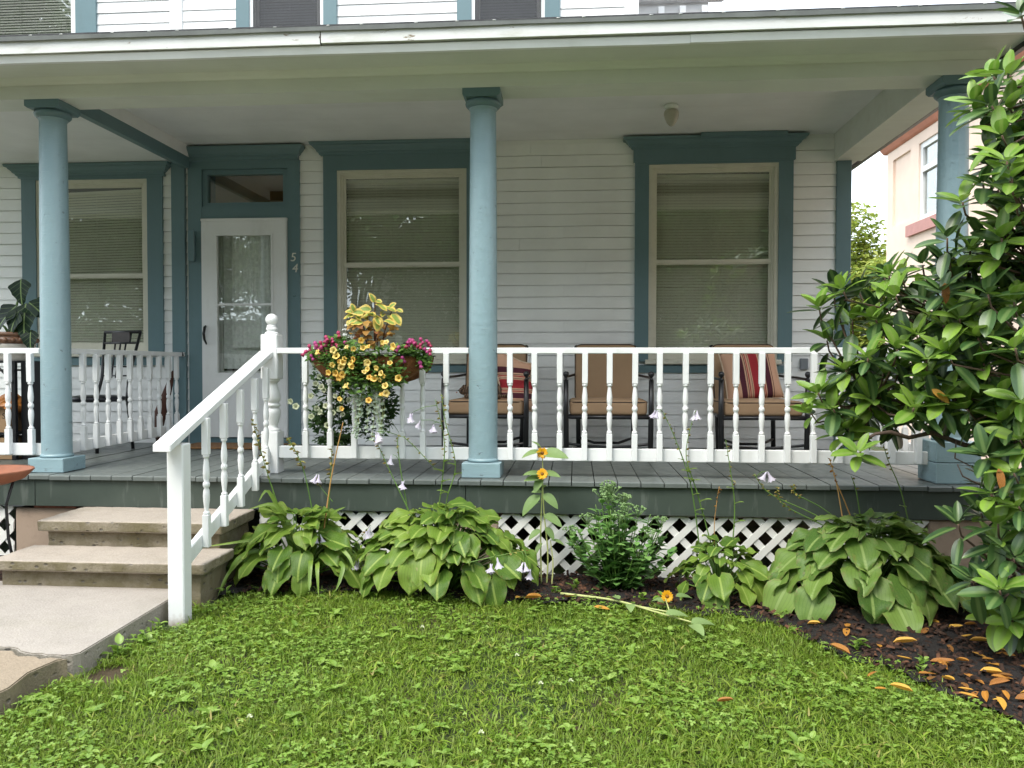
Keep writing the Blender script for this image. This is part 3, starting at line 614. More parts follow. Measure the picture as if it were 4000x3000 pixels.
H(MB().rbox(-2.985, -2.925, WY-.075, WY-.036, 1.70, 1.985, .006).obj('letter_box', 'trim_teal'))
H(MB().rbox(2.452+.14, 2.50+.16, WY-.04, WY-.008, .70, .80, .005).obj('outlet_cover', 'outlet_grey'))
# ================================================================== PORCH
porch = empty('front_porch', (0, .9, 0), label='covered front porch with grey green plank floor and white painted eaves', cat='porch')
PI_ = Matrix.Translation((0, -.9, 0))
def Pp(o): o.parent = porch; o.matrix_parent_inverse = PI_; return o
m = MB(); PW, PL = .1388, 2.19
m.prism([(-.229, -.006), (-.222, -.0), (1.96, 0), (1.96, -.03), (-.229, -.03)][::-1], 'x', 0, PW); plank = m.mesh('deck_board', 'deck_paint')
x = -5.65
while x < 3.17:
    o = link('deck_board', plank, None, None, Matrix.Translation((x, random.uniform(-.004, .004), random.uniform(-.0022, .0012))) @ Matrix.Rotation(random.uniform(-.004, .004), 4, 'Y')); Pp(o); x += .1452
Pp(MB().box(-5.6, 3.12, -.12, 1.95, -.16, -.034).obj('underfloor_dark', 'dark_void'))  # near-black box: shade under the boards put into colour
for a, b_ in ((-5.6, -3.012), (-3.008, -.092), (-.088, 3.14)): Pp(MB().rbox(a, b_, -.205, -.178, -.212, -.032, .002).obj('skirt_board', 'skirt_shaded'))
for a, b_, lb in ((-3.18, -2.70, 'parged brick pier beside the steps'), (-.16, .12, 'pale pier behind the hosta'), (2.80, 3.2, 'brown parged corner pier')):
    Pp(props(MB().rbox(a, b_, -.17, .2, -.7, -.235 if a < -3 else -.214, .01).obj('pier', 'foundation_parge'), lb))
Pp(MB().rbox(-3.05, -2.75, -.165, .1, -.234, -.2135, .004).obj('brick', 'brick_red'))
Pp(MB().box(-5.6, 3.15, -.12, .12, 2.532, 2.662).obj('beam', 'soffit_paint'))
Pp(MB().box(2.872, 3.11, .121, WY-.002, 2.530, 2.80).obj('side_beam', 'soffit_paint'))
Pp(MB().box(-2.972, 2.872, .121, WY+.003, 2.771, 2.80).obj('ceiling', 'ceiling_paint'))
Pp(MB().box(-5.6, -3.032, .121, WY+.003, 2.624, 2.80).obj('lower_ceiling', 'ceiling_paint'))
Pp(MB().box(-3.03, -2.974, .121, WY-.052, 2.565, 2.665).obj('ceiling_trim', 'trim_teal'))
Pp(MB().box(-3.031, -2.973, .121, WY-.052, 2.666, 2.80).obj('ceiling_filler', 'ceiling_paint'))
Pp(MB().box(-5.6, 3.255, -.545, -.121, 2.663, 2.70).box(3.112, 3.255, -.12, WY+2, 2.663, 2.70).obj('soffit', 'soffit_paint'))
Pp(MB().prism([(-.121, 2.62), (-.135, 2.622), (-.15, 2.637), (-.165, 2.6625), (-.121, 2.6625)][::-1], 'x', -5.6, 3.165).obj('bed_moulding', 'soffit_paint'))
def wavy(name, mat, y0, y1, z0, z1, x0, x1, amp, seed, n=90, tilt=0, notch=()):
    m = MB(); vs = []; xs = np.linspace(x0, x1, n)
    for x in xs:
        d = amp*(mnoise.noise(Vector((x*1.3, seed, 0)))+.4*mnoise.noise(Vector((x*6, seed, 2))))
        dn = 0
        vs += [(x, y0, z0+d), (x, y1, z0+d), (x, y1, z1+d*1.2), (x, y0-tilt, z1+d*1.2)]
    fs = [(i*4+k, i*4+(k+1) % 4, (i+1)*4+(k+1) % 4, (i+1)*4+k) for i in range(n-1) for k in range(4)]+[(3, 2, 1, 0), tuple(range(n*4-4, n*4))]
    m.add([Vector(v) for v in vs], [f[::-1] for f in fs]); return m.obj(name, mat)
Pp(wavy('eave_strip', 'strip_paint', -.548, -.52, 2.606, 2.646, -5.6, 1.27, .003, 3, tilt=.018))
Pp(wavy('eave_strip', 'strip_paint', -.551, -.52, 2.609, 2.649, 1.272, 3.27, .003, 3, tilt=.018))
Pp(MB().box(-5.6, 3.26, -.546, -.522, 2.6465, 2.668).obj('frieze_board', 'soffit_paint'))
f1 = wavy('fascia_board', 'fascia_paint', -.585, -.547, 2.652, 2.73, -5.6, -.913, .0025, 8)
f2 = wavy('fascia_board', 'fascia_paint', -.588, -.547, 2.657, 2.732, -.905, 3.27, .0025, 9)
Pp(f1); Pp(f2)
# broken corner in the fascia: dark split wood
Pp(MB().tube([(-.909, -.57, 2.66), (-.916, -.575, 2.69), (-.906, -.575, 2.73)], [.007, .012, .006], 6).obj('rotten_gap', 'bark'))
Pp(wavy('drip_edge', 'aluminium_roof', -.602, -.585, 2.724, 2.75, -5.6, 3.29, .005, 5, 140, tilt=.004))
Pp(MB().add([(-5.6, -.606, 2.748), (3.30, -.606, 2.748), (3.30, WY, 3.33), (-5.6, WY, 3.33), (-5.6, -.606, 2.757), (3.30, -.606, 2.757), (3.30, WY, 3.345), (-5.6, WY, 3.345)],
           [(3, 2, 1, 0), (4, 5, 6, 7), (0, 1, 5, 4), (1, 2, 6, 5), (3, 0, 4, 7), (2, 3, 7, 6)]).add([(1.17, WY+.001, 3.33), (3.30, WY+.001, 3.33), (3.30, 5, 3.3), (1.17, 5, 3.3)], [(0, 1, 2, 3)]).obj('roof', 'shingle'))
Pp(MB().box(3.256, 3.29, -.55, WY+2, 2.632, 2.74).obj('side_gutter', 'black_metal'))
for i in range(26):     # lumps of old roof cement along the drip edge
    x = -3.6+i*.27+random.uniform(-.08, .08)
    Pp(MB().sphere((x, -.6, 2.751), .012, 6, 5, sc=(1.6, .8, .5)).obj('roof_cleat', 'aluminium_roof'))
Pp(MB().box(-5.6, 3.25, WY+.0, WY+.003, 2.9, 3.33).obj('flashing', 'aluminium_roof'))
# ---- lattice panels
def clip(poly, axis, val, keep_less):
    out = []
    for i in range(len(poly)):
        a, b_ = poly[i], poly[(i+1) % len(poly)]
        ia = (a[axis] <= val) == keep_less or a[axis] == val; ib = (b_[axis] <= val) == keep_less or b_[axis] == val
        if ia: out.append(a)
        if ia != ib:
            t = (val-a[axis])/(b_[axis]-a[axis]); out.append((a[0]+t*(b_[0]-a[0]), a[1]+t*(b_[1]-a[1])))
    return out
def lattice(x0, x1, label, phase):
    L = empty('lattice_panel', ((x0+x1)/2, -.165, -.65), label=label, cat='lattice', group='white lattice panels under the porch')
    z0, z1 = -.66, -.222; h = z1-z0; w = .043*1.414/2
    for d in (0, 1):
        k = math.floor((x0-h-phase)/.153)
        while phase+k*.153 < x1+h:
            xb = phase+k*.153; k += 1; s_ = h if d == 0 else -h
            poly = [(xb-w, z0), (xb+w, z0), (xb+w+s_, z1), (xb-w+s_, z1)]
            for ax, v, ls in ((0, x0, False), (0, x1, True)): poly = clip(poly, ax, v, ls) if poly else poly
            if len(poly) < 3: continue
            ya = -.174 if d == 0 else -.167
            o = MB().prism(poly[::-1], 'y', ya, ya+.0065).obj('slat', 'lattice_white'); o.parent = L; o.matrix_parent_inverse = Matrix.Translation((-(x0+x1)/2, .165, .65))
paint('lattice_white', (.74, .735, .69), .5, dirt_amt=.25, dirt=(.4, .36, .25))
lattice(-1.47, -.16, 'white lattice panel between the steps and the middle pier', .02)
lattice(.12, 2.80, 'long white lattice panel between the middle pier and corner pier', .049)
lattice(-4.6, -3.19, 'white lattice panel beyond the parged brick pier', .03)
# ---- columns
def column(x, label, base=(.127, .1, 1), groove=(), cap=.122):
    c = empty('porch_column', (x, 0, 0), label=label, cat='column', group='round teal porch columns')
    hb, h, courses = base
    prof = [(.104, h), (.104, h+.011), (.102, h+.016), (.0975, h+.019), (.0967, h+.022), (.0966, h+.03)]+[(.0965-.011*(t**1.6), h+.035+t*(2.40-h-.035)) for t in np.linspace(0, 1, 14)]+[(.0855, 2.415), (.091, 2.418), (.093, 2.426), (.088, 2.432)]
    o = MB().lathe(prof, 40, groove=groove).obj('shaft', 'column_teal_lit'); o.parent = c
    for i in range(courses):
        z0 = h*i/courses; z1 = h*(i+1)/courses-.003
        o = MB().rbox(-hb, hb, -hb, hb, z0+.001, z1, .004).obj('base', 'column_teal_lit'); o.parent = c
    o = MB().lathe([(.087, 2.425), (.1, 2.43), (.114, 2.443), (.118, 2.458), (.112, 2.472), (.1, 2.478)], 28).obj('capital', 'trim_teal'); o.parent = c
    o = MB().prism([(-cap+.02, 2.476), (cap-.02, 2.476), (cap, 2.49), (cap, 2.53), (-cap, 2.53), (-cap, 2.49)], 'y', -cap, cap).obj('abacus', 'trim_teal'); o.parent = c
column(-2.989, 'round teal column beside the potted plant, next to the concrete steps', groove=(26,))
column(0, 'round teal column with chipped paint in front of a tan chair')
column(2.99, 'round teal corner column on a two-course block beside the rhododendron', (.135, .265, 2), groove=(28, 31))
# ---- railings
def baluster_mesh(L=.705, w=.0185):
    m = MB(); m.rbox(-w, w, -w, w, 0, .178, .0025); m.rbox(-w, w, -w, w, L-.2, L, .0025)
    h0, h1 = .176, L-.198; H_ = h1-h0
    half = [(.012, 0), (.0165, .012), (.018, .03), (.0165, .05), (.012, .06), (.011, .075), (.0135, .13), (.0175, .24), (.0185, .32), (.0165, .40), (.012, .445), (.0165, .462), (.0188, .485), (.0188, .5)]
    pr = [(r_, h0+t*H_) for r_, t in half]+[(r_, h0+(1-t)*H_) for r_, t in half[::-1][1:]]
    m.lathe(pr, 12); return m.mesh('baluster', 'white_paint')
BAL = baluster_mesh()
def rail_run(label, p0, p1, ts, group, side=-1, name='porch_railing', skew=0):
    """straight horizontal railing from p0 to p1 (x,y); ts = distances of balusters from p0; balusters on the 'side' face"""
    p0 = Vector((*p0, 0)); p1 = Vector((*p1, 0)); d = (p1-p0); L = d.length; ang = math.atan2(d.y, d.x)
    R = empty(name, p0, ang, label, 'railing', group)
    o = MB().rbox(0, L, -.032, .022, .814, .853, .004).obj('top_rail', 'white_paint', R)
    o = MB().rbox(0, L, -.012, .026, .104, .188, .004).obj('bottom_rail', 'white_paint', R)
    for t in ts:
        o = link('baluster', BAL, R); o.location = (t, side*.0315 if side < 0 else .046, .112); o.rotation_euler = (random.uniform(-.006, .006), random.uniform(-.006, .006), random.choice((0, 1, 2, 3))*math.pi/2)
    return R
GR = 'white turned baluster porch railings'
rail_run('white baluster railing in front of the tan patio chairs', (.094, 0), (2.87, 0), [.184-.094+.1628*i for i in range(17)], GR)
rail_run('short white baluster railing under the flower planter', (-1.40, 0), (-.094, 0), [-1.201+1.40, -1.032+1.4, -.867+1.4, -.704+1.4, -.539+1.4, -.4+1.4, -.244+1.4], GR)
rail_run('white baluster railing in front of the potted plant and cartons', (-5.2, 0), (-3.09, 0), [-3.152+5.2-.17*i for i in range(11)], GR)
rail_run('white baluster railing running back to the wall beside the storm door', (-2.985, .1), (-3.06, 1.92), [.16+.1655*i for i in range(10)], GR)
rail_run('white baluster railing at the porch end behind the rhododendron', (2.99, .12), (2.99, 1.94), [.12+.165*i for i in range(11)], GR, side=1)
# stair railing
SR = empty('stair_railing', (-1.46, -1.3, GZ), label='sloping white stair railing with ball-topped newel post beside the concrete steps', cat='railing')
SI = Matrix.Translation((1.46, 1.3, -GZ))
def Sr(o): o.parent = SR; o.matrix_parent_inverse = SI; return o
Sr(MB().rbox(-1.514, -1.425, -1.29, -1.2, -.7, .325, .006).obj('bottom_post', 'post_paint'))
sl = .36
def sloped(x0, x1, y0, y1, z0, th):  # z0 = top height at y0
    m = MB(); a, b_ = z0, z0+sl*(y1-y0)
    m.prism([(y0, a-th), (y1, b_-th), (y1, b_), (y0, a)][::-1], 'x', x0, x1)
    me = m.mesh('rail', 'white_paint'); bm = bmesh.new(); bm.from_mesh(me); bmesh.ops.recalc_face_normals(bm, faces=bm.faces[:]); bmesh.ops.bevel(bm, geom=bm.edges[:], offset=.004, segments=1, affect='EDGES'); bm.to_mesh(me); bm.free(); return me
Sr(link('hand_rail', sloped(-1.523, -1.428, -1.41, -.03, .335, .04)))
Sr(link('bottom_rail', sloped(-1.485, -1.449, -1.2, -.03, -.262, .088)))
for y, zb in ((-1.015, -.275), (-.787, -.205), (-.555, -.132), (-.332, -.068), (-.148, .0)):
    o = Sr(link('baluster', BAL)); o.location = (-1.43, y, zb); o.scale = (1, 1, 1.02)
nw = MB(); nw.rbox(-.058, .058, -.058, .058, 0, .285, .004); nw.rbox(-.058, .058, -.058, .058, .64, .945, .006)
half = [(.05, 0), (.054, .02), (.05, .05), (.042, .06), (.034, .08), (.038, .14), (.052, .26), (.0575, .35), (.054, .42), (.04, .455), (.052, .475), (.056, .5)]
nw.lathe([(r_, .283+t*.36) for r_, t in half]+[(r_, .283+(1-t)*.36) for r_, t in half[::-1][1:]], 20)
nw.lathe([(.055, .944), (.04, .962), (.03, .966), (.036, .974), (.04, .983), (.036, .992), (.03, .996), (.035, 1.003), (.028, 1.01), (.02, 1.014)], 20); nw.sphere((0, 0, 1.046), .042, 20, 14)
o = nw.obj('newel_post', 'white_paint'); o.location = (-1.457, .03, 0); Sr(o)
# ================================================================== FURNITURE ON THE PORCH
def rounded(w, d, h, r, seg=4, puff=0.0):
    bm = bmesh.new(); bmesh.ops.create_cube(bm, size=1)
    for v in bm.verts: v.co = Vector((v.co.x*w, v.co.y*d, v.co.z*h))
    bmesh.ops.subdivide_edges(bm, edges=[e for e in bm.edges if abs((e.verts[0].co-e.verts[1].co).z) < 1e-4], cuts=5, use_grid_fill=True)
    if puff:
        for v in bm.verts:
            u, t = 2*v.co.x/w, 2*v.co.y/d
            v.co.z += (1 if v.co.z > 0 else -1)*puff*(1-u*u)*(1-t*t)
            if abs(u) > .99: v.co.x += math.copysign(puff*.3*(1-t*t), u)
            if abs(t) > .99: v.co.y += math.copysign(puff*.5*(1-u*u), t)
    es = [e for e in bm.edges if len(e.link_faces) == 2 and e.calc_face_angle() > .9]
    bmesh.ops.bevel(bm, geom=es, offset=r, segments=seg, affect='EDGES', profile=.6)
    me = bpy.data.meshes.new('cushion'); bm.to_mesh(me); bm.free(); me.polygons.foreach_set('use_smooth', [True]*len(me.polygons)); return me
def loop_tube(w, d, z, r, rc=.05, n=6):
    pts = []
    for cx, cy, a0 in ((w/2-rc, d/2-rc, 0), (-w/2+rc, d/2-rc, 90), (-w/2+rc, -d/2+rc, 180), (w/2-rc, -d/2+rc, 270)):
        for k in range(5): a = rad(a0+k*22.5); pts.append((cx+rc*math.cos(a), cy+rc*math.sin(a), z))
    pts.append(pts[0]); return MB().tube(pts, r, n, cap=False)
def patio_chair():
    c = empty('patio_chair')
    W, D = .655, .62      # front edge at y=0, back towards +y
    for s_ in (-1, 1):
        x = s_*W/2
        m = MB(); m.tube([(x*.985, 0, .002), (x, 0, .38), (x, .0, .625)], [.021, .021, .019], 10); m.lathe([(.006, .62), (.012, .632), (.009, .64), (.012, .646), (.021, .656), (.024, .668), (.021, .681), (.01, .69), (.001, .691)], 12, (x, 0, 0))
        o = m.obj('leg', 'black_metal', c)
        xb = s_*.245; m = MB(); m.tube([(xb*.92, D-.1, .002), (xb*.95, D-.06, .36), (xb, D-.02, .55), (xb, D+.09, .87)], [.02, .019, .016, .014], 8); m.lathe([(.006, .865), (.012, .872), (.02, .884), (.022, .893), (.018, .906), (.001, .913)], 10, (xb, D+.09, 0))
        m.obj('back_post', 'black_metal', c)
        MB().tube([(x*1.0, -.035, .628), (x*1.01, .06, .632), (x*1.03, .28, .64), (x*.95, D*.8, .645), (xb, D+.02, .66)], [.011]*5, 7).obj('arm', 'black_metal', c)
    MB().tube([(-W/2, .0, .335), (W/2, 0, .335)], .016, 8).tube([(-W/2, 0, .335), (-.245, D-.05, .335)], .014, 8).tube([(W/2, 0, .335), (.245, D-.05, .335)], .014, 8).tube([(-.245, D-.05, .335), (.245, D-.05, .335)], .014, 8).obj('seat_frame', 'black_metal', c)
    MB().tube([(-W/2, 0, .13), (-W/4, .14, .095), (0, .17, .085), (W/4, .14, .095), (W/2, 0, .13)], .011, 7).tube([(-.23, D-.09, .13), (-.1, D-.2, .095), (.1, D-.2, .095), (.23, D-.09, .13)], .011, 7).obj('stretcher', 'black_metal', c)
    s1 = link('seat_cushion', rounded(.60, .56, .115, .032, 4, .014), c, 'tan_fabric', Matrix.Translation((0, .285, .405)))
    o = loop_tube(.60, .565, 0, .005).obj('piping', 'dark_piping', s1); o.location = (0, 0, .046)
    T = Matrix.Translation((0, D+.005, .665)) @ Matrix.Rotation(rad(90-13), 4, 'X')
    s2 = link('back_cushion', rounded(.515, .49, .10, .035, 4, .014), c, 'tan_fabric', T)
    o = loop_tube(.515, .49, 0, .005).obj('piping', 'dark_piping', s2); o.location = (0, 0, .04)
    return c
CH = patio_chair(); CG = 'tan cushioned patio chairs in a row along the wall'
props(CH, 'black metal patio chair with bare tan cushions, between the other two', 'chair', CG); CH.location = (.868, .93, 0)
c1 = copy_tree(CH); props(c1, 'black metal patio chair holding a cat and slumped striped pillow behind the column', 'chair', CG); c1.location = (-.095, .93, 0); c1.rotation_euler = (0, 0, rad(-3))
c3 = copy_tree(CH); props(c3, 'black metal patio chair with a red striped pillow standing on its seat', 'chair', CG); c3.location = (2.05, .93, 0); c3.rotation_euler = (0, 0, rad(3))
def pillow(name, label, sx, sz, th, M, bend=None):
    n = 18; vs = []; fs = []
    for s_ in (-1, 1):
        for i in range(n+1):
            for j in range(n+1):
                u, v = 2*i/n-1, 2*j/n-1
                pull = 1-.07*(1-abs(v)**2)*(abs(u) > 0)*abs(u)**3; pull2 = 1-.07*(1-abs(u)**2)*abs(v)**3
                h = th*((1-u**4)*(1-v**4))**.55
                w = .006*math.sin(u*9+v*4)*(1-u*u)
                p = [u*sx/2*pull, s_*h+w, v*sz/2*pull2]
                if bend: p = bend(p)
                vs.append(p)
    N = (n+1)**2
    for i in range(n):
        for j in range(n):
            a = i*(n+1)+j; fs.append((a, a+n+1, a+n+2, a+1)); a += N; fs.append((a, a+1, a+n+2, a+n+1))
    m = MB().add(vs, fs, True); me = m.mesh(name, 'pillow_stripe'); bm = bmesh.new(); bm.from_mesh(me); bmesh.ops.remove_doubles(bm, verts=bm.verts[:], dist=1e-4); bmesh.ops.recalc_face_normals(bm, faces=bm.faces[:]); bm.to_mesh(me); bm.free()
    o = link(name, me, None, None, M); props(o, label, 'pillow')
    pts = []
    for k in range(4*14+1):
        t = (k/14) % 4; e = int(t); f = 2*(t-e)-1
        u, v = [(f, -1), (1, f), (-f, 1), (-1, -f)][e]
        pull = 1-.07*(1-abs(v)**2)*abs(u)**3; pull2 = 1-.07*(1-abs(u)**2)*abs(v)**3
        p = [u*sx/2*pull, .006*math.sin(u*9+v*4)*(1-u*u), v*sz/2*pull2]; pts.append(bend(p) if bend else p)
    MB().tube(pts, .006, 6, cap=False).obj('piping', 'cream_piping', o); return o
pillow('throw_pillow', 'red and maroon striped throw pillow leaning on the tan chair back', .45, .43, .07, Matrix.Translation((2.03, 1.31, .655)) @ Matrix.Rotation(rad(-18), 4, 'X') @ Matrix.Rotation(rad(-7), 4, 'Y'))
def slump(p):
    x, y, z = p; t = (x+.21)/.42
    return [x+.03*math.sin(z*12), y-.10*max(0, -x-.02)-.06*math.sin(z*9)*t, z+.03*math.sin(x*14)]
pillow('throw_pillow', 'striped throw pillow slumped over the arm of the chair with the cat', .40, .30, .05, Matrix.Translation((.135, 1.06, .60)) @ Matrix.Rotation(rad(12), 4, 'Z') @ Matrix.Rotation(rad(-12), 4, 'X') @ Matrix.Rotation(rad(97), 4, 'Y'), slump)
# ---- cat asleep on the seat (one continuous skinned body)
def cat():
    J = [((0, 0, .075), .082), ((.12, .02, .08), .078), ((-.1, -.01, .07), .07), ((-.17, -.03, .065), .046), ((-.225, -.05, .062), .044), ((-.262, -.075, .05), .02),
         ((-.215, -.025, .108), .012), ((-.222, -.085, .106), .012), ((-.20, -.02, .13), .004), ((-.212, -.092, .128), .004),
         ((-.13, -.08, .025), .026), ((-.21, -.115, .02), .018), ((.1, -.08, .03), .035), ((.02, -.12, .02), .02), ((.2, .02, .05), .025), ((.2, -.1, .025), .016), ((.08, -.15, .02), .013)]
    E_ = [(0, 1), (0, 2), (2, 3), (3, 4), (4, 5), (4, 6), (4, 7), (6, 8), (7, 9), (2, 10), (10, 11), (1, 12), (12, 13), (1, 14), (14, 15), (15, 16)]
    me = bpy.data.meshes.new('cat'); me.from_pydata([j[0] for j in J], E_, []); o = bpy.data.objects.new('cat', me); COL.objects.link(o)
    md = o.modifiers.new('s', 'SKIN'); me.skin_vertices[0].data[0].use_root = True
    for i, j in enumerate(J): me.skin_vertices[0].data[i].radius = (j[1], j[1])
    o.modifiers.new('b', 'SUBSURF').levels = 2
    dg = bpy.context.evaluated_depsgraph_get(); m2 = bpy.data.meshes.new_from_object(o.evaluated_get(dg)); bpy.data.objects.remove(o)
    m2.polygons.foreach_set('use_smooth', [True]*len(m2.polygons)); m2.materials.clear(); m2.materials.append(MATS['tabby_fur'])
    o = link('cat', m2)
    simple('cat_nose', (.3, .12, .1), .5)
    for y in (-.03, -.088): MB().sphere((-.262, y, .075), .006, 8, 6).obj('eye', 'black_metal', o)
    MB().sphere((-.281, -.078, .055), .007, 8, 6).obj('nose', 'cat_nose', o)
    return o
ct = props(cat(), 'brown tabby cat lying on the tan seat behind the teal column', 'cat'); ct.location = (-.095, 1.09, .474); ct.scale = (.84, .84, .84)
# ---- ceiling lamp
lp = empty('ceiling_lamp', (1.355, 1.08, 2.771), label='small acorn-shaped glass ceiling lamp on the porch ceiling', cat='lamp')
MB().lathe([(.05, 0), (.058, -.012), (.055, -.026), (.045, -.036), (.04, -.04)][::-1], 20).obj('holder', 'white_paint', lp)
MB().lathe([(.038, -.038), (.052, -.045), (.058, -.06), (.058, -.08), (.05, -.11), (.035, -.14), (.018, -.16), (.006, -.166), (.001, -.167)][::-1], 20).obj('glass_shade', 'lamp_glass', lp)
# ---- doormat
dm = props(MB().rbox(-2.88, -2.02, 1.42, 1.86, .002, .018, .005).obj('doormat', 'doormat_coir'), 'brown coir doormat in front of the storm door', 'doormat')
# ---- iron bistro chair behind the side railing
ic = empty('iron_chair', (-3.50, 1.28, 0), rad(-14), 'black wrought iron chair with ornate back panel below the crooked blind', 'chair')
m = MB()
for s_ in (-1, 1):
    MB().tube([(s_*.2, .2, 0), (s_*.17, .17, .44), (s_*.15, .21, .62), (s_*.2, .30, 1.03)], [.014, .015, .014, .012], 8).obj('back_leg', 'black_metal', ic)
    MB().tube([(s_*.21, -.2, 0), (s_*.18, -.17, .42)], .014, 8).obj('front_leg', 'black_metal', ic)
MB().lathe([(.2, .42), (.225, .43), (.235, .445), (.225, .462), (.15, .475), (.01, .477)], 24).obj('seat', 'dark_pot', ic)
MB().tube([(-.2, .3, 1.03), (.2, .3, 1.03)], .014, 8).tube([(-.18, .275, .93), (.18, .275, .93)], .009, 8).tube([(-.1, .3, 1.03), (-.1, .277, .93)], .008, 6).tube([(.1, .3, 1.03), (.1, .277, .93)], .008, 6).obj('top_rail', 'black_metal', ic)
MB().box(-.1, .1, .277, .29, .935, 1.025).obj('back_panel', 'bronze_metal', ic)
m = MB()
for x in (-.06, 0, .06): m.tube([(x, .275, .93), (x*.8, .215, .62)], .008, 6)
for z, yy in ((.84, .257), (.72, .235), (.64, .217)): m.tube([(-.165, yy, z), (.165, yy, z)], .008, 6)
m.obj('spindles', 'black_metal', ic)
# ---- plant stand with shelf
ps = empty('plant_stand', (-3.95, .72, 0), label='black metal stand carrying the potted alocasia and cartons', cat='stand')
for x in (-.42, .24):
    for y in (-.16, .16): MB().rbox(x-.016, x+.016, y-.016, y+.016, 0, .75, .002).obj('leg', 'black_metal', ps)
MB().box(-.44, .26, -.18, .18, .75, .765).obj('top', 'black_metal', ps)
MB().box(-.44, .26, -.19, -.175, .685, .70).box(-.44, .26, .175, .19, .685, .7).tube([(.24, -.18, .60), (.1, -.18, .745)], .008, 6).obj('brace', 'black_metal', ps)
MB().box(-.44, .26, -.18, .18, .195, .212).obj('lower_shelf', 'black_metal', ps)
MB().box(.265, .36, -.12, .2, 0, .76).obj('side_cabinet', 'black_metal', ps)
cb = empty('carton', (-3.98, .70, .213), label='printed cardboard carton on the lower shelf of the black stand', cat='box')
MB().box(-.30, .20, -.14, .14, 0, .175).obj('box', 'cardboard', cb)
MB().add([(-.30, -.14, .175), (.2, -.14, .175), (.2, -.19, .2), (-.3, -.19, .205)], [(0, 1, 2, 3)]).add([(-.30, .14, .175), (.2, .14, .175), (.2, .19, .21), (-.3, .19, .2)], [(3, 2, 1, 0)]).obj('flap', 'cardboard', cb)
def text(body, size, M, mat, parent, name='lettering'):
    cu = bpy.data.curves.new('t', 'FONT'); cu.body = body; cu.size = size; cu.extrude = .0004
    tmp = bpy.data.objects.new('t', cu); COL.objects.link(tmp); me = bpy.data.meshes.new_from_object(tmp.evaluated_get(bpy.context.evaluated_depsgraph_get())); bpy.data.objects.remove(tmp)
    me.materials.clear(); me.materials.append(MATS[mat]); return link(name, me, parent, None, M)
text('afer', .062, Matrix.Translation((.02, -.1405, .105)) @ Matrix.Rotation(rad(90), 4, 'X'), 'print_dark', cb)
text('S', .062, Matrix.Translation((.165, -.1405, .105)) @ Matrix.Rotation(rad(90), 4, 'X'), 'print_dark', cb)
bgm = MB(); rr = random.Random(5); n = 14
vs = []
for i in range(7):
    for k in range(n):
        a = 2*math.pi*k/n; r_ = (.1, .115, .12, .105, .08, .06, .03)[i]*(1+.18*math.sin(k*2.3+i*1.7)); vs.append((r_*math.cos(a)*1.1, r_*math.sin(a)*.9, .025*i*(1+.1*math.sin(k*1.9))))
bgm.add(vs, [(i*n+k, i*n+(k+1) % n, (i+1)*n+(k+1) % n, (i+1)*n+k) for i in range(6) for k in range(n)]+[tuple(range(6*n, 7*n))])
o = props(bgm.obj('plastic_bag', 'plastic_orange'), 'crumpled orange plastic bag in the printed carton', 'bag'); o.location = (-3.84, .70, .36)
o = empty('carton', (-3.95, .70, 0), label='flat cardboard carton on the floor under the lower shelf', cat='box'); MB().rbox(-.38, .22, -.15, .15, .002, .17, .003).obj('box', 'cardboard', o)
MB().box(.04, .10, -.152, -.1505, .07, .11).obj('print', 'print_dark', o)
# ---- potted alocasia
al = empty('potted_alocasia', (-3.82, .70, .765), label='potted alocasia with dark arrow-shaped pale-veined leaves', cat='potted plant')
MB().lathe([(.10, 0), (.125, .004), (.12, .03), (.135, .05), (.155, .1), (.16, .125), (.155, .135)], 24).obj('pot_base', 'stone_pot', al)
pm = MB().lathe([(.154, .134), (.162, .14), (.168, .16), (.162, .185), (.15, .19), (.165, .196), (.17, .21), (.165, .225), (.15, .226), (.148, .2)], 24)
for k in range(20): a = 2*math.pi*k/20; pm.sphere((.165*math.cos(a), .165*math.sin(a), .163), .02, 6, 5)
pm.obj('pot_rim', 'pot_glaze', al)
MB().lathe([(.001, .2), (.148, .201), (.148, .203), (.001, .204)], 16).obj('soil', 'pot_soil', al)
def arrow(u):
    return .03+.36*(u/.25)**.6 if u < .25 else .39*(1-((u-.25)/.75)**1.5)+.004+.02*math.sin(u*24)
at = leaf(arrow, 12, 6, .35, .18, waves=.03, seed=2)
am = tplmesh('leaf', at, 'alocasia_leaf')
for px, py, dx, dz, L, y in ((80, 1115, .15, -1, .22, .66), (95, 1220, .05, -1, .30, .6), (40, 1215, -.7, -.8, .26, .62), (130, 1195, .9, -.5, .24, .64), (60, 1240, -.35, -1, .2, .58), (118, 1310, .1, -1, .18, .58), (150, 1180, 1, -.2, .2, .7), (-40, 1250, -1, -.6, .24, .7)):
    p = PX(px, py, 'y', y)-Vector((-3.82, .70, .765))
    d = Vector((dx, -.35, dz)); M = frame(d, (0, -.8, .75), p-Vector(d).normalized()*L*.25, L)
    link('leaf', am, al, None, M)
    MB().tube([(p.x*.1, p.y*.1, .2), (p.x*.35, p.y*.3, .2+(p.z-.2)*.55), (p.x*.9, p.y*.9+.03, p.z)], [.012, .009, .005], 6).obj('stem', 'stem_green', al)
o = empty('flower_pot', (-4.16, .62, .765), label='small dark glazed pot beside the alocasia', cat='pot'); MB().lathe([(.06, 0), (.075, .05), (.085, .12), (.08, .12), (.07, .06), (.001, .05)], 16).obj('pot', 'dark_pot', o); MB().lathe([(.085, .112), (.092, .12), (.09, .135), (.08, .135)], 16).obj('rim', 'dark_pot', o)
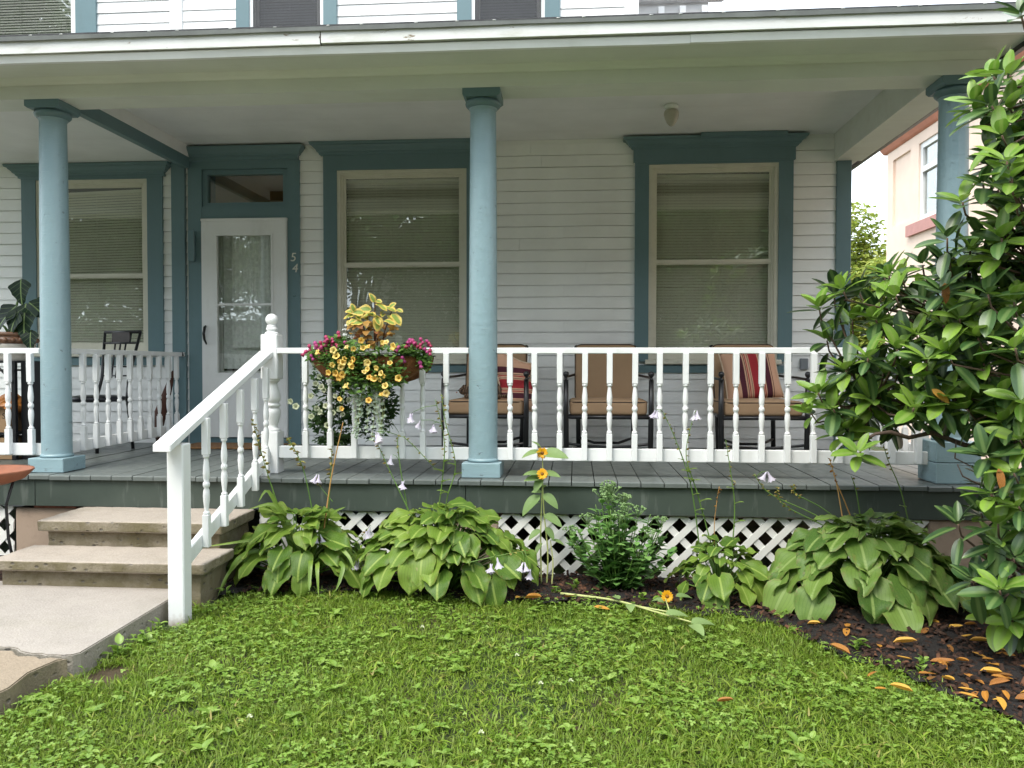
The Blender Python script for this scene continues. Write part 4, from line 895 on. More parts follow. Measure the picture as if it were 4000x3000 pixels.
# ---- furled umbrella in the corner
u_ = empty('umbrella', (-3.14, 1.72, 0), label='furled dark red umbrella leaning in the corner by the pilaster', cat='umbrella')
MB().tube([(-.06, .0, .03), (-.05, 0, .1), (-.02, .0, .3), (.03, .07, .56), (.05, .1, .68)], [.004, .03, .055, .03, .012], 10).obj('canopy', 'umbrella_cloth', u_); MB().tube([(.05, .1, .66), (.075, .14, .8), (.085, .15, .84), (.11, .15, .85), (.12, .15, .82)], .009, 7).obj('handle', 'black_metal', u_)
# ---- terracotta dish on tripod, beside the steps
ds = empty('plant_saucer_stand', (-2.95, -.72, GZ), label='terracotta dish on a slim black iron tripod beside the steps', cat='stand')
MB().lathe([(.001, .66), (.1, .662), (.19, .685), (.235, .715), (.25, .72), (.252, .712), (.24, .70), (.2, .66), (.11, .63), (.001, .628)][::-1], 32).obj('dish', 'terracotta', ds)
for k in range(3):
    a = rad(20+k*120); MB().tube([(.16*math.cos(a), .16*math.sin(a), 0), (.11*math.cos(a), .11*math.sin(a), .3), (.10*math.cos(a), .10*math.sin(a), .5), (.14*math.cos(a), .14*math.sin(a), .64)], .009, 7).obj('leg', 'black_metal', ds)
MB().tube([(.135*math.cos(t), .135*math.sin(t), .16) for t in np.linspace(0, 2*math.pi, 20)], .007, 6, cap=False).obj('ring', 'black_metal', ds)
# ================================================================== NEIGHBOUR HOUSE
nh = empty('stucco_house', (7.5, 6, GZ), label='peach stucco neighbour house with red cornice and black eave', cat='house'); NI = Matrix.Translation((-7.5, -6, -GZ))
def Nn(o, p=None):
    o.parent = p or nh
    if p is None: o.matrix_parent_inverse = NI
    return o
NX = 6.3
Nn(MB().box(NX+.10, 11, -3, 9.95, -.7, 5.0).obj('core', 'house_stucco'))
def yz(m, ya, yb, za, zb, x0=NX, x1=NX+.1): return m.box(x0, x1, ya, yb, za, zb)
m = MB(); # face with recessed panel and window opening
PA = (8.93, 9.68, 3.22, 4.42); WI = (7.25, 8.6, 3.12, 4.42); WI2 = (3.6, 4.95, 3.12, 4.42)
yz(m, 9.68, 9.95, -.7, 5.0); yz(m, 8.93, 9.68, -.7, PA[2]); yz(m, 8.93, 9.68, PA[3], 5.0); yz(m, 8.6, 8.93, -.7, 5.0); yz(m, 7.25, 8.6, -.7, WI[2]); yz(m, 7.25, 8.6, WI[3], 5); yz(m, 4.95, 7.25, -.7, 5); yz(m, 3.6, 4.95, -.7, 3.12); yz(m, 3.6, 4.95, 4.42, 5); yz(m, -3, 3.6, -.7, 5)
Nn(m.obj('wall', 'house_stucco')); Nn(yz(MB(), PA[0], PA[1], PA[2], PA[3], NX+.04, NX+.101).obj('recessed_panel', 'house_stucco'))
for W_ in (WI, WI2):
    w = Nn(yz(yz(yz(yz(MB(), W_[1]-.09, W_[1], W_[2], W_[3], NX+.03, NX+.09), W_[0], W_[0]+.09, W_[2], W_[3], NX+.03, NX+.09), W_[0]+.09, W_[1]-.09, W_[3]-.09, W_[3], NX+.03, NX+.09), W_[0]+.09, W_[1]-.09, W_[2], W_[2]+.1, NX+.03, NX+.09).obj('window', 'white_paint'))
    Nn(yz(MB(), W_[0]+.09, W_[1]-.09, 3.93, 4.02, NX+.02, NX+.08).obj('meeting_rail', 'white_paint'), w)
    Nn(yz(MB(), W_[0]+.09, W_[1]-.09, W_[2]+.1, W_[3]-.09, NX+.065, NX+.07).obj('pane', 'window_glass'), w)
    Nn(yz(MB(), W_[0]+.02, W_[1]-.02, W_[2]+.02, W_[3]-.02, NX+.093, NX+.099).obj('dark_interior', 'room_dark'), w)
    Nn(yz(MB(), W_[0]-.05, W_[1]+.36, W_[2]-.19, W_[2]-.002, NX-.06, NX+.05).obj('sill', 'sill_red'), w)
Nn(MB().prism([(NX-.02, 4.60), (NX-.05, 4.62), (NX-.16, 4.76), (NX-.18, 4.80), (NX+.1, 4.80), (NX+.1, 4.6)][::-1], 'y', -3.1, 10.05).obj('cornice', 'cornice_red'))
Nn(MB().box(NX-.24, 11.2, -3.2, 10.12, 4.805, 4.93).obj('eave', 'black_metal')); Nn(MB().prism([(NX-.24, 4.94), (11.2, 4.94), (8.7, 6.4)], 'y', -3.2, 10.1).obj('roof', 'shingle'))
# ================================================================== PLANTS
def cloud(tpl, Ms):
    """join many transformed copies of a leaf template -> V, F, rnd, luv"""
    T = np.array(tpl[0]); Fq = np.array(tpl[1]); U = np.array(tpl[2]); A = np.array([np.array(M)[:3] for M in Ms])
    V = np.einsum('nij,vj->nvi', A[:, :, :3], T)+A[:, None, :, 3]
    n, k = len(Ms), len(T); Fa = (Fq[None]+(np.arange(n)*k)[:, None, None]).reshape(-1, Fq.shape[1])
    return V.reshape(-1, 3), Fa, np.repeat(rng.random(n), k), np.tile(U, (n, 1))
def cloud_obj(name, mat, tpl, Ms, parent=None, kind='stuff'):
    V, Fa, r_, u = cloud(tpl, Ms); o = np_obj(name, V, Fa, mat, r_, u, parent); props(o, kind=kind); return o
def rdir(lo=-1, hi=1):
    a = random.uniform(0, 2*math.pi); z = random.uniform(lo, hi); s_ = math.sqrt(max(0, 1-z*z)); return Vector((s_*math.cos(a), s_*math.sin(a), z))
HT = [leaf(heart, 9, 8, d, f, ripple=.03, rip_n=5, waves=w*2.2, seed=i, lobe=.2) for i, (d, f, w) in enumerate(((.45, .2, .035), (.7, .12, .03), (.3, .28, .04)))]
HM = {m_: [tplmesh('leaf', t, m_) for t in HT] for m_ in ('hosta_leaf', 'hosta_leaf_blue')}
def hosta(label, c, R, Ry, Hh, n, L, seed, mat='hosta_leaf', asp=1.0):
    rr = random.Random(seed); h = empty('hosta', (c[0], c[1], GZ), label=label, cat='hosta', group='hostas along the porch front')
    sm = MB()
    for i in range(n):
        t = ((i+.5)/n)**.62; az = i*2.39996+rr.uniform(-.25, .25)
        r_ = .05+(.62*t**1.1); p = Vector((math.cos(az)*r_*R, math.sin(az)*r_*Ry, max(.06, Hh*(1.02-.74*t**2.1)*rr.uniform(.82, 1.06))))
        pitch = rad(30-74*t+rr.uniform(-16, 16)); d = Vector((math.cos(az+rr.uniform(-.3, .3))*math.cos(pitch), math.sin(az)*math.cos(pitch), math.sin(pitch)))
        s_ = L*rr.uniform(.55, 1.2)*(.82+.25*t)
        M = frame(d, (0, -.15, 1), p, s_, rr.uniform(-.35, .35)) @ Matrix.Diagonal((1, asp*rr.uniform(.85, 1.1), 1, 1))
        link('leaf', rr.choice(HM[mat]), h, None, M)
        sm.tube([(p.x*.12, p.y*.12, .0), (p.x*.5, p.y*.5, p.z*.62), p], [.006, .005, .003], 5, r=rr.random())
    sm.obj('stems', 'stem_green', h); return h
# bell flower of the hosta: mouth towards -z
def bell():
    m = MB(); n = 12; pr = [(.001, 0), (.0035, -.006), (.005, -.02), (.009, -.032), (.014, -.042), (.019, -.047)]
    vs = []
    for i, (r_, z) in enumerate(pr):
        for k in range(n):
            q = r_*(1+(.22 if k % 2 == 0 else -.18)*(i/5)**2); vs.append((q*math.cos(2*math.pi*k/n), q*math.sin(2*math.pi*k/n), z-(.004 if k % 2 == 0 and i == 5 else 0)))
    m.add(vs, [(i*n+k, (i+1)*n+k, (i+1)*n+(k+1) % n, i*n+(k+1) % n) for i in range(5) for k in range(n)], True); m.tube([(0, 0, -.02), (.002, 0, -.055)], .0015, 4)
    return m.mesh('flower', 'petal_lilac')
BELL = bell()
POD = leaf(ovate, 4, 4, .1, .5)
def spline(pts, n=14):
    P = [Vector(p) for p in pts]
    if len(P) < 3: return [P[0].lerp(P[-1], i/n) for i in range(n+1)]
    out = []
    for i in range(n+1):
        t = i/n*(len(P)-1); k = min(int(t), len(P)-2); f = t-k
        a, b_, c, d = P[max(k-1, 0)], P[k], P[k+1], P[min(k+2, len(P)-1)]
        out.append(.5*((2*b_)+(c-a)*f+(2*a-5*b_+4*c-d)*f*f+(3*b_-a-3*c+d)*f*f*f))
    return out
def stalk(parent, pxs, y, pods=0, mat='stem_green', r0=.0045, flowers=(), podmat='seed_pod', leaves=0, podsize=.022, name='flower_stalk', zbase=None):
    """flower stalk through photo pixels on the plane y; flowers = pixels of hanging bells"""
    inv = Matrix.Translation(parent.location).inverted()
    pts = [inv @ PX(a, b_, 'y', y) for a, b_ in pxs]; q = spline(pts)
    o = MB().tube(q, list(np.linspace(r0, r0*.45, len(q))), 5, r=random.random()).obj(name, mat, parent)
    if pods:
        m = MB()
        for i in range(pods):
            t = .55+.45*i/pods; k = min(int(t*14), 13); p = q[k].lerp(q[k+1], t*14-k)
            d = rdir(-.5, .6); m.put(POD, frame(d, (0, 0, 1), p, podsize*random.uniform(.7, 1.25)), random.random()); m.put(POD, frame(d, (1, 0, .3), p, podsize*random.uniform(.7, 1.1)), random.random())
        props(m.obj('seed_pods', podmat, o), kind='stuff')
    if leaves:
        m = MB()
        for i in range(leaves):
            t = .25+.4*i/leaves; k = int(t*14); d = Vector((random.choice((-1, 1))*.7, -.5, .6)); m.put(ST, frame(d, (0, 0, 1), q[k], random.uniform(.05, .085)), random.random())
        props(m.obj('bracts', 'strap_leaf', o), kind='stuff')
    for a, b_ in flowers:
        p = inv @ PX(a, b_, 'y', y-.01); nq = min(q[3:], key=lambda v_: (v_-p).length+(.03 if v_.z < p.z-.02 else 0)); top = p+Vector((0, 0, .022))
        MB().tube([nq, (nq+top)/2+Vector((0, -.004, .012)), top], [.0022, .0018, .0015], 5, r=random.random()).obj('pedicel', 'stem_green', o)
        for k in range(random.choice((1, 2, 2))):
            link('flower', BELL, o, None, Matrix.Translation(p+Vector((random.uniform(-.012, .012), random.uniform(-.01, .01), .02))) @ Matrix.Rotation(random.uniform(-.5, .5), 4, 'Y') @ Matrix.Rotation(random.uniform(-.4, .4), 4, 'X') @ Matrix.Scale(random.uniform(.95, 1.25), 4))
    return o
ST = leaf(ovate, 6, 4, .5, .3)
h1 = hosta('loose hosta beside the steps, mixed with strappy daylily leaves', (-1.10, -.50), .60, .36, .42, 66, .19, 1)
h2 = hosta('large dense hosta in front of the middle column', (-.17, -.57), .80, .44, .49, 165, .165, 2)
h3 = hosta('small light green hosta between the sedum and the biggest hosta', (1.46, -.58), .38, .32, .31, 50, .135, 3)
h4 = hosta('broad hosta with big grey green leaves next to the rhododendron', (2.24, -.70), .78, .52, .49, 150, .185, 4, 'hosta_leaf_blue', 1.05)
stalk(h2, ((1610, 2150), (1590, 1980), (1560, 1800), (1565, 1700), (1700, 1830)), -.5, 16, flowers=((1535, 1790), (1575, 1890), (1470, 1700)))
stalk(h2, ((1690, 2120), (1725, 1900), (1735, 1720), (1700, 1560)), -.45, 18, flowers=((1610, 1625), (1645, 1655), (1690, 1670)), leaves=5)
stalk(h2, ((1720, 2150), (1745, 1950), (1780, 1820), (1740, 1650), (1725, 1540)), -.5, 14, leaves=4)
stalk(h2, ((1650, 2100), (1580, 1960), (1500, 1790), (1460, 1700)), -.55, 12, flowers=((1470, 1710),))
stalk(h2, ((1820, 2200), (1950, 2170), (2060, 2150)), -.9, 8, flowers=((1940, 2190), (1920, 2215), (2050, 2210), (2065, 2235)), r0=.003)
stalk(h1, ((1320, 2180), (1400, 2110), (1440, 2060)), -.6, 4, flowers=((1450, 2070), (1435, 2085), (1390, 2195), (1400, 2190), (1245, 2100)), r0=.003)
stalk(h1, ((1150, 2150), (1060, 1900), (985, 1640)), -.5, 22, leaves=0, podsize=.034)
stalk(h1, ((1240, 2120), (1190, 1850), (1125, 1710)), -.5, 18, podsize=.034)
stalk(h1, ((1280, 2050), (1290, 1880), (1297, 1740)), -.45, 10, podsize=.028)
stalk(h1, ((1265, 2070), (1295, 1860), (1340, 1650)), -.5, 0, 'stem_dry', .006, name='dry_stem')
stalk(h1, ((1300, 1960), (1250, 1900), (1240, 1870)), -.5, 8, flowers=((1240, 1865),), r0=.003)
stalk(h3, ((2735, 2160), (2700, 1900), (2640, 1720), (2590, 1610)), -.5, 10, flowers=((2565, 1615),), leaves=5)
stalk(h3, ((2790, 2170), (2725, 1930), (2680, 1780), (2705, 1640)), -.5, 8, flowers=((2720, 1615),), leaves=4)
stalk(h3, ((2800, 2300), (2790, 2080), (2800, 1960), (2810, 1900)), -.5, 8, 'stem_dry', .003, podmat='dry_leaf')
stalk(h3, ((2860, 2150), (2870, 1980), (2855, 1850), (2835, 1720)), -.5, 10, leaves=3)
stalk(h4, ((3420, 2170), (3200, 2020), (3010, 1930), (2945, 1850)), -.6, 12, flowers=((3000, 1855),))
stalk(h4, ((3440, 2180), (3230, 2060), (3060, 1970), (3035, 1900)), -.62, 14)
stalk(h4, ((3380, 2120), (3220, 1990), (3110, 1930), (3100, 1890)), -.6, 14)
stalk(h4, ((3300, 2080), (3270, 1900), (3240, 1790)), -.55, 10, 'stem_dry', podmat='dry_leaf')
stalk(h4, ((3370, 2080), (3345, 1920), (3325, 1860)), -.5, 3, leaves=1)
stalk(h4, ((3560, 2090), (3520, 1920), (3470, 1800), (3450, 1735)), -.5, 6, leaves=1)
stalk(h4, ((3340, 2060), (3300, 1960), (3270, 1890), (3255, 1850)), -.45, 0, 'stem_dry')
# daylily leaves in the first hosta
dl = empty('daylily', (-1.1, -.48, GZ), label='clump of arching strap leaves growing through the loose hosta', cat='daylily')
STR = leaf(lambda u: .022*(1-u**4)+.001, 10, 2, 0, .35)
def strapleaf(pxs, y, w, parent):
    inv = Matrix.Translation(parent.location).inverted(); q = spline([inv @ PX(a, b_, 'y', yy) for (a, b_), yy in zip(pxs, y)], 12); vs = []; uv = []
    for i, p in enumerate(q):
        d = (q[min(i+1, 12)]-q[max(i-1, 0)]).normalized(); s_ = d.cross(Vector((.25, -1, .5))).normalized(); t = i/12; ww = w*(1-t**3)+.0008
        for v in (-1, 0, 1): vs.append(p+s_*ww*v+Vector((0, -1, .3))*(.25*ww*abs(v))); uv.append((t, v, abs(v)))
    MB().add(vs, [(i*3+j, (i+1)*3+j, (i+1)*3+j+1, i*3+j+1) for i in range(12) for j in (0, 1)], True, random.random(), uv).obj('leaf', 'strap_leaf', parent)
for pxs, y in ((((1190, 2200), (1120, 2060), (1050, 1920), (1010, 1960)), (-.5, -.5, -.55, -.6)), (((1160, 2200), (1110, 2050), (1070, 1970), (970, 1990)), (-.5, -.52, -.56, -.6)), (((1200, 2180), (1120, 2090), (980, 2110), (805, 2135)), (-.5, -.55, -.62, -.7)),
               (((1150, 2180), (1050, 2150), (930, 2180), (870, 2300)), (-.5, -.6, -.7, -.75)), (((1120, 2190), (1000, 2150), (900, 2230), (850, 2330)), (-.5, -.6, -.72, -.8)), (((1210, 2200), (1250, 2080), (1290, 2010), (1350, 1980)), (-.5, -.5, -.5, -.5)),
               (((1240, 2200), (1300, 2130), (1360, 2170), (1385, 2230)), (-.5, -.6, -.68, -.72)), (((1230, 2200), (1240, 2200), (1240, 2240), (1245, 2330)), (-.5, -.7, -.78, -.82)), (((1220, 2190), (1215, 2190), (1210, 2260), (1208, 2310)), (-.5, -.72, -.8, -.84)),
               (((1180, 2200), (1150, 2080), (1090, 1990), (1060, 1890)), (-.48, -.45, -.45, -.48)), (((1200, 2200), (1330, 2200), (1330, 2260), (1310, 2310)), (-.5, -.66, -.74, -.78))):
    strapleaf(pxs, y, .013, dl)
# sedum
se = empty('sedum', (.87, -.5, GZ), label='bushy blue green sedum with flat unopened flower heads', cat='sedum')
SDT = leaf(lambda u: .02+.27*max(0, math.sin(math.pi*u**.9))**.7, 4, 2, .25, .25); Ms = []; sm = MB(); Hd = []
rr = random.Random(11)
tips = [(2420, 1960), (2210, 2050), (2560, 2040), (2640, 2160), (2480, 2030)]
for i in range(50):
    az = rr.uniform(0, 2*math.pi); t = math.sqrt((i+.5)/50); L = .60-.24*t**2+rr.uniform(-.04, .05)
    lean = t; tip = Vector((math.cos(az)*lean*.36, math.sin(az)*lean*.2, L*(1-.25*t)))
    q = spline([(tip.x*.1, tip.y*.1, 0), (tip.x*.6, tip.y*.6, tip.z*.45), tip], 10); sm.tube(q, list(np.linspace(.005, .0025, 11)), 5, r=rr.random())
    nlev = int(11-3*t)
    for k in range(nlev):
        f = .12+.86*k/nlev; j = min(int(f*10), 9); p = q[j].lerp(q[j+1], f*10-j); a0 = k*1.57+rr.uniform(-.4, .4)
        for s_ in (0, 1):
            a = a0+s_*math.pi; e = rad(rr.uniform(0, 45)); d = Vector((math.cos(a)*math.cos(e), math.sin(a)*math.cos(e), math.sin(e)))
            Ms.append(frame(d, (0, 0, 1), p, (.098-.04*f)*rr.uniform(.75, 1.2)))
    if t < .42 or i % 6 == 0: Hd.append(q[10])
sm.obj('stems', 'stem_green', se); cloud_obj('foliage', 'sedum_leaf', SDT, Ms, se)
for p in Hd:
    m = MB()
    for k in range(16):
        d = rdir(.25, 1); e = p+Vector((d.x*.05, d.y*.05, .02+d.z*.03)); m.tube([p-Vector((0, 0, .015)), e], .0014, 3, r=rr.random())
        for z in range(3): m.sphere(e+Vector((rr.uniform(-.006, .006), rr.uniform(-.006, .006), rr.uniform(0, .005))), .0052, 5, 4, r=rr.random())
    m.obj('flower_head', 'sedum_head', se)
# sunflowers
SFL = leaf(lambda u: .02+.24*max(0, math.sin(math.pi*u**.7))**.8 if u < 1 else .006, 7, 4, .5, .25)
SFM = tplmesh('leaf', SFL, 'sunflower_leaf'); PET = leaf(lambda u: .05+.17*max(0, math.sin(math.pi*u**.8))**.7 if u < 1 else .02, 4, 2, .2, .2)
def ray_flower(parent, p, facing, R=.036, npet=17):
    M = frame(facing, (0, 0, 1), p); m = MB()
    for k in range(npet*2):
        a = 2*math.pi*k/npet+random.uniform(-.1, .1)+(.18 if k >= npet else 0); d = Vector((.25 if k < npet else .5, math.cos(a), math.sin(a))); m.put(PET, frame(d, (1, 0, 0), d.normalized()*.008, R*random.uniform(.75, 1.05)), random.random())
    f = m.obj('flower', 'petal_gold', parent, M); MB().sphere((.008, 0, 0), .010, 8, 6, sc=(.6, 1, 1)).obj('centre', 'flower_centre', f); return f
sf = empty('sunflower', (.42, -.42, GZ), label='slim sunflower with two small gold blooms in front of the railing', cat='sunflower'); SI2 = Matrix.Translation((-.42, .42, -GZ))
for pxs in (((2115, 2290), (2112, 2080), (2120, 1860), (2118, 1770)), ((2135, 2290), (2140, 2160), (2125, 2000), (2120, 1880)), ((2155, 2290), (2160, 2200), (2150, 2110))):
    q = spline([SI2 @ PX(a, b_, 'y', -.42) for a, b_ in pxs]); MB().tube(q, list(np.linspace(.006, .003, len(q))), 6, r=random.random()).obj('stem', 'stem_pale', sf)
for a, b_, dx, dz, L in ((2120, 1855, -1, .35, .13), (2118, 1765, -1, .05, .14), (2120, 1770, 1, .1, .17), (2115, 1755, -.6, 1, .085), (2120, 1850, 1, .15, .12), (2118, 1865, -.5, -.7, .11), (2118, 1870, -1, .2, .12), (2122, 1930, 1, -.6, .13), (2110, 1935, -1, -.7, .17), (2115, 1920, -.6, .2, .07), (2112, 1965, -1, .1, .06), (2125, 2010, 1, -.3, .14), (2130, 2060, .7, -.6, .10), (2112, 2070, -.9, -.4, .10), (2150, 2110, .9, .1, .1), (2118, 2120, -.6, -.6, .09), (2122, 1905, .3, .5, .06)):
    d = Vector((dx, -.5, dz)); link('leaf', SFM, sf, None, frame(d, (0, -.35, 1), SI2 @ PX(a, b_, 'y', -.42), L, random.uniform(-.4, .4)))
ray_flower(sf, SI2 @ PX(2118, 1770, 'y', -.44), (.1, -1, .25), .031); ray_flower(sf, SI2 @ PX(2118, 1853, 'y', -.45), (.05, -.9, .5), .031)
ff = empty('sunflower', (.9, -.85, GZ), label='fallen sunflower stem lying across the lawn edge with one gold bloom', cat='sunflower'); FI = Matrix.Translation((-.9, .85, -GZ))
q = spline([FI @ PX(2190, 2318, 'z', GZ+.04), FI @ PX(2400, 2345, 'z', GZ+.05), FI @ PX(2560, 2390, 'z', GZ+.05), FI @ PX(2700, 2430, 'z', GZ+.055)]); MB().tube(q, list(np.linspace(.0075, .004, len(q))), 7).obj('stem', 'stem_pale', ff)
MB().tube([FI @ PX(2620, 2405, 'z', GZ+.05), FI @ PX(2600, 2340, 'z', GZ+.09)], .004, 5).tube([FI @ PX(2450, 2360, 'z', GZ+.05), FI @ PX(2620, 2392, 'z', GZ+.06)], .005, 5).obj('side_stem', 'stem_pale', ff)
for a, b_, dx, dy, L in ((2460, 2360, 0, -1, .1), (2600, 2400, 1, .2, .13), (2570, 2350, 1, .3, .09), (2600, 2345, -1, .2, .08), (2700, 2435, 1, .3, .14), (2700, 2440, .4, -1, .12), (2420, 2340, -.4, .6, .08), (2640, 2330, 1, .2, .1)):
    link('leaf', SFM, ff, None, frame((dx, dy, .15), (0, -.2, 1), FI @ PX(a, b_, 'z', GZ+.07), L))
ray_flower(ff, FI @ PX(2605, 2330, 'z', GZ+.10), (.1, -.9, .35), .028)
# ---- rhododendron
rh = empty('rhododendron', (3.15, -1.25, GZ), label='glossy rhododendron bush with whorled leathery leaves at the porch corner', cat='shrub'); RI = Matrix.Translation((-3.15, 1.25, -GZ))
RT = [leaf(oblong, 7, 4, d, f, seed=i) for i, (d, f) in enumerate(((.25, .3), (.5, .25), (.1, .35)))]
RM = {k: [tplmesh('leaf', t, k) for t in RT] for k in ('rhodo_leaf', 'rhodo_young', 'dry_leaf')}
front_px = [(3291, 1133), (3329, 1253), (3200, 1204), (3473, 1079), (3500, 1160), (3603, 1036), (3690, 1030), (3912, 932), (3581, 1312), (3505, 1366), (3619, 1405), (3750, 1247), (3305, 1448), (3196, 1535), (3169, 1616), (3256, 1600), (3614, 1475), (3966, 1361), (3928, 1535), (3780, 1600), (3928, 1650), (3315, 1676), (3570, 1595),
            (3760, 790), (3840, 720), (3700, 930), (3914, 872), (3914, 530), (3933, 631), (3894, 1000), (3952, 699), (3827, 448), (3875, 414), (3743, 2048), (3899, 2048), (3888, 2124), (3801, 2265), (3906, 2308), (3877, 2417), (3870, 1930), (3942, 2424), (3990, 60), (3881, 300), (3945, 294), (3813, 407), (3949, 430),
            (3400, 1560), (3420, 1250), (3680, 1140), (3860, 1150), (3960, 1180), (3700, 1380), (3840, 1420), (3450, 1460), (3680, 1560), (3850, 1780), (3960, 1850), (3980, 1980), (3230, 1330), (3960, 2180), (3390, 1400), (3350, 1770), (3290, 1700), (3790, 980), (3820, 1320), (3970, 780), (3985, 1560), (3985, 1720)]
poly = [(4050, 240), (3800, 330), (3790, 560), (3830, 680), (3660, 850), (3560, 1030), (3430, 1080), (3260, 1130), (3220, 1260), (3420, 1330), (3260, 1450), (3210, 1600), (3330, 1650), (3500, 1640), (3640, 1700), (3820, 1640), (3900, 1800), (3830, 2000), (3780, 2120), (3850, 2250), (3900, 2480), (4050, 2480)]
def inside(x, y):
    c = False; n = len(poly); j = n-1
    for i in range(n):
        if (poly[i][1] > y) != (poly[j][1] > y) and x < (poly[j][0]-poly[i][0])*(y-poly[i][1])/(poly[j][1]-poly[i][1])+poly[i][0]: c = not c
        j = i
    return c
rr = random.Random(21); whorls = []
def ydep(px): return -.72-.95*(px-3100)/900
for a, b_ in front_px:
    y = ydep(a)+rr.uniform(-.15, .12); whorls.append((PX(a, b_, 'y', y), True))
k = 0
while k < 175:
    a, b_ = rr.uniform(3180, 4120), rr.uniform(230, 2500)
    if (b_ > 1750 and rr.random() < .7) or (b_ < 1000 and a < 3880) or (3540 < a < 3850 and 1640 < b_ < 1980): continue
    if (a < 4000 and inside(a, b_)) or a >= 4000: whorls.append((PX(a, b_, 'y', ydep(min(a, 4000))+rr.uniform(.1, .6)), False)); k += 1
for _ in range(95):
    d = rdir(-.8, 1); q_ = rr.random()**.4; v_ = Vector((3.5+d.x*.75*q_, -1.15+d.y*.7*q_, 1.1+d.z*1.35*q_))
    if v_.x > 3.42-.35*(v_.y+1): whorls.append((v_, False))
nodes = [Vector((3.25, -1.2, .1)), Vector((2.9, -1.1, .5)), Vector((2.55, -.95, .6)), Vector((2.2, -.85, .55)), Vector((2.6, -1.0, 1.0)), Vector((2.95, -1.2, 1.2)), Vector((3.2, -1.3, 1.7)), Vector((3.0, -1.6, .2)), Vector((2.85, -1.5, .7)), Vector((3.1, -1.4, 2.1)), Vector((2.75, -1.3, -.25)), Vector((3.6, -1.15, .8)), Vector((3.7, -1.1, 1.6)), Vector((3.9, -1.2, 1.1))]
tk = MB(); base = Vector((3.25, -1.15, GZ-.05))
tk.tube([RI @ base, RI @ Vector((3.22, -1.18, -.2)), RI @ nodes[0]], [.05, .045, .036], 8)
for p_, c_ in ((0, 1), (1, 2), (2, 3), (1, 4), (0, 5), (5, 6), (0, 7), (7, 8), (6, 9), (7, 10), (0, 11), (11, 12), (11, 13)):
    a, b_ = nodes[p_], nodes[c_]; mid = (a+b_)/2+Vector((rr.uniform(-.06, .06), rr.uniform(-.06, .06), rr.uniform(-.05, .06))); tk.tube([RI @ a, RI @ mid, RI @ b_], [.026, .02, .013], 7)
tk.tube([RI @ PX(a, b_, 'y', -1.1) for a, b_ in ((3370, 1725), (3420, 1695), (3480, 1688), (3550, 1710), (3640, 1690), (3760, 1735), (3900, 1780))], [.006, .009, .011, .011, .012, .013, .016], 7)
tk.tube([RI @ PX(a, b_, 'y', -1.3) for a, b_ in ((3735, 1720), (3730, 1790), (3790, 1820), (3740, 1815), (3760, 1860), (3860, 1910))], [.004]*6, 5)
tk.obj('trunk', 'bark', rh); tw = MB(); rest = {'rhodo_leaf': [], 'rhodo_young': []}; nobj = 0
for p, fr_ in whorls:
    p = p+Vector((0, 0, 0)); nd = min(nodes, key=lambda n_: (n_-p).length); ax = (p-nd).normalized()*.5+Vector((0, -.12, .8)); ax.normalize()
    back = p-ax*.06; tw.tube([RI @ p, RI @ back, RI @ ((back+nd)/2+Vector((0, 0, -.03))), RI @ nd], [.0045, .005, .006, .009], 5, r=rr.random())
    q = frame(ax, (0.2, .9, .1)); n = rr.randint(8, 12); young = rr.random() < (.85 if fr_ else .45)
    for i in range(n):
        t = i/n; ring_ = 0 if i < n*.45 else (1 if i < n*.8 else 2)
        el = rad((rr.uniform(30, 62), rr.uniform(-8, 24), rr.uniform(-60, -25))[ring_]); az = i*2.39996+rr.uniform(-.2, .2)
        dl_ = Vector((math.sin(el), math.cos(el)*math.cos(az), math.cos(el)*math.sin(az))); d = q.to_3x3() @ dl_
        o_ = p-ax*(.0, .015, .06)[ring_]; mt = 'rhodo_young' if (young and ring_ == 0) or (young and ring_ == 1 and rr.random() < .5) else 'rhodo_leaf'
        L = rr.uniform(.115, .17)*(.88 if ring_ == 0 else 1.05); M = frame(d, (ax+Vector((0, 0, .4))), RI @ (o_+d*.012), L, rr.uniform(-.3, .3)) @ Matrix.Diagonal((1, rr.uniform(1.0, 1.35), 1, 1))
        if fr_ and nobj < 292: link('leaf', rr.choice(RM[mt]), rh, None, M); nobj += 1
        else: rest[mt].append(M)
for a, b_, dx, dz in ((3690, 1105, 0, -1), (3640, 1520, .7, -.6), (3900, 1830, .1, -1)):
    props(link('leaf', RM['dry_leaf'][0], rh, None, frame((dx, -.3, dz), (0, -1, .3), RI @ PX(a, b_, 'y', ydep(a)-.12), .10)), 'yellowed hanging leaf')
tw.obj('twigs', 'twig', rh)
for mt, Ms in rest.items(): cloud_obj('foliage', mt, RT[0], Ms, rh)
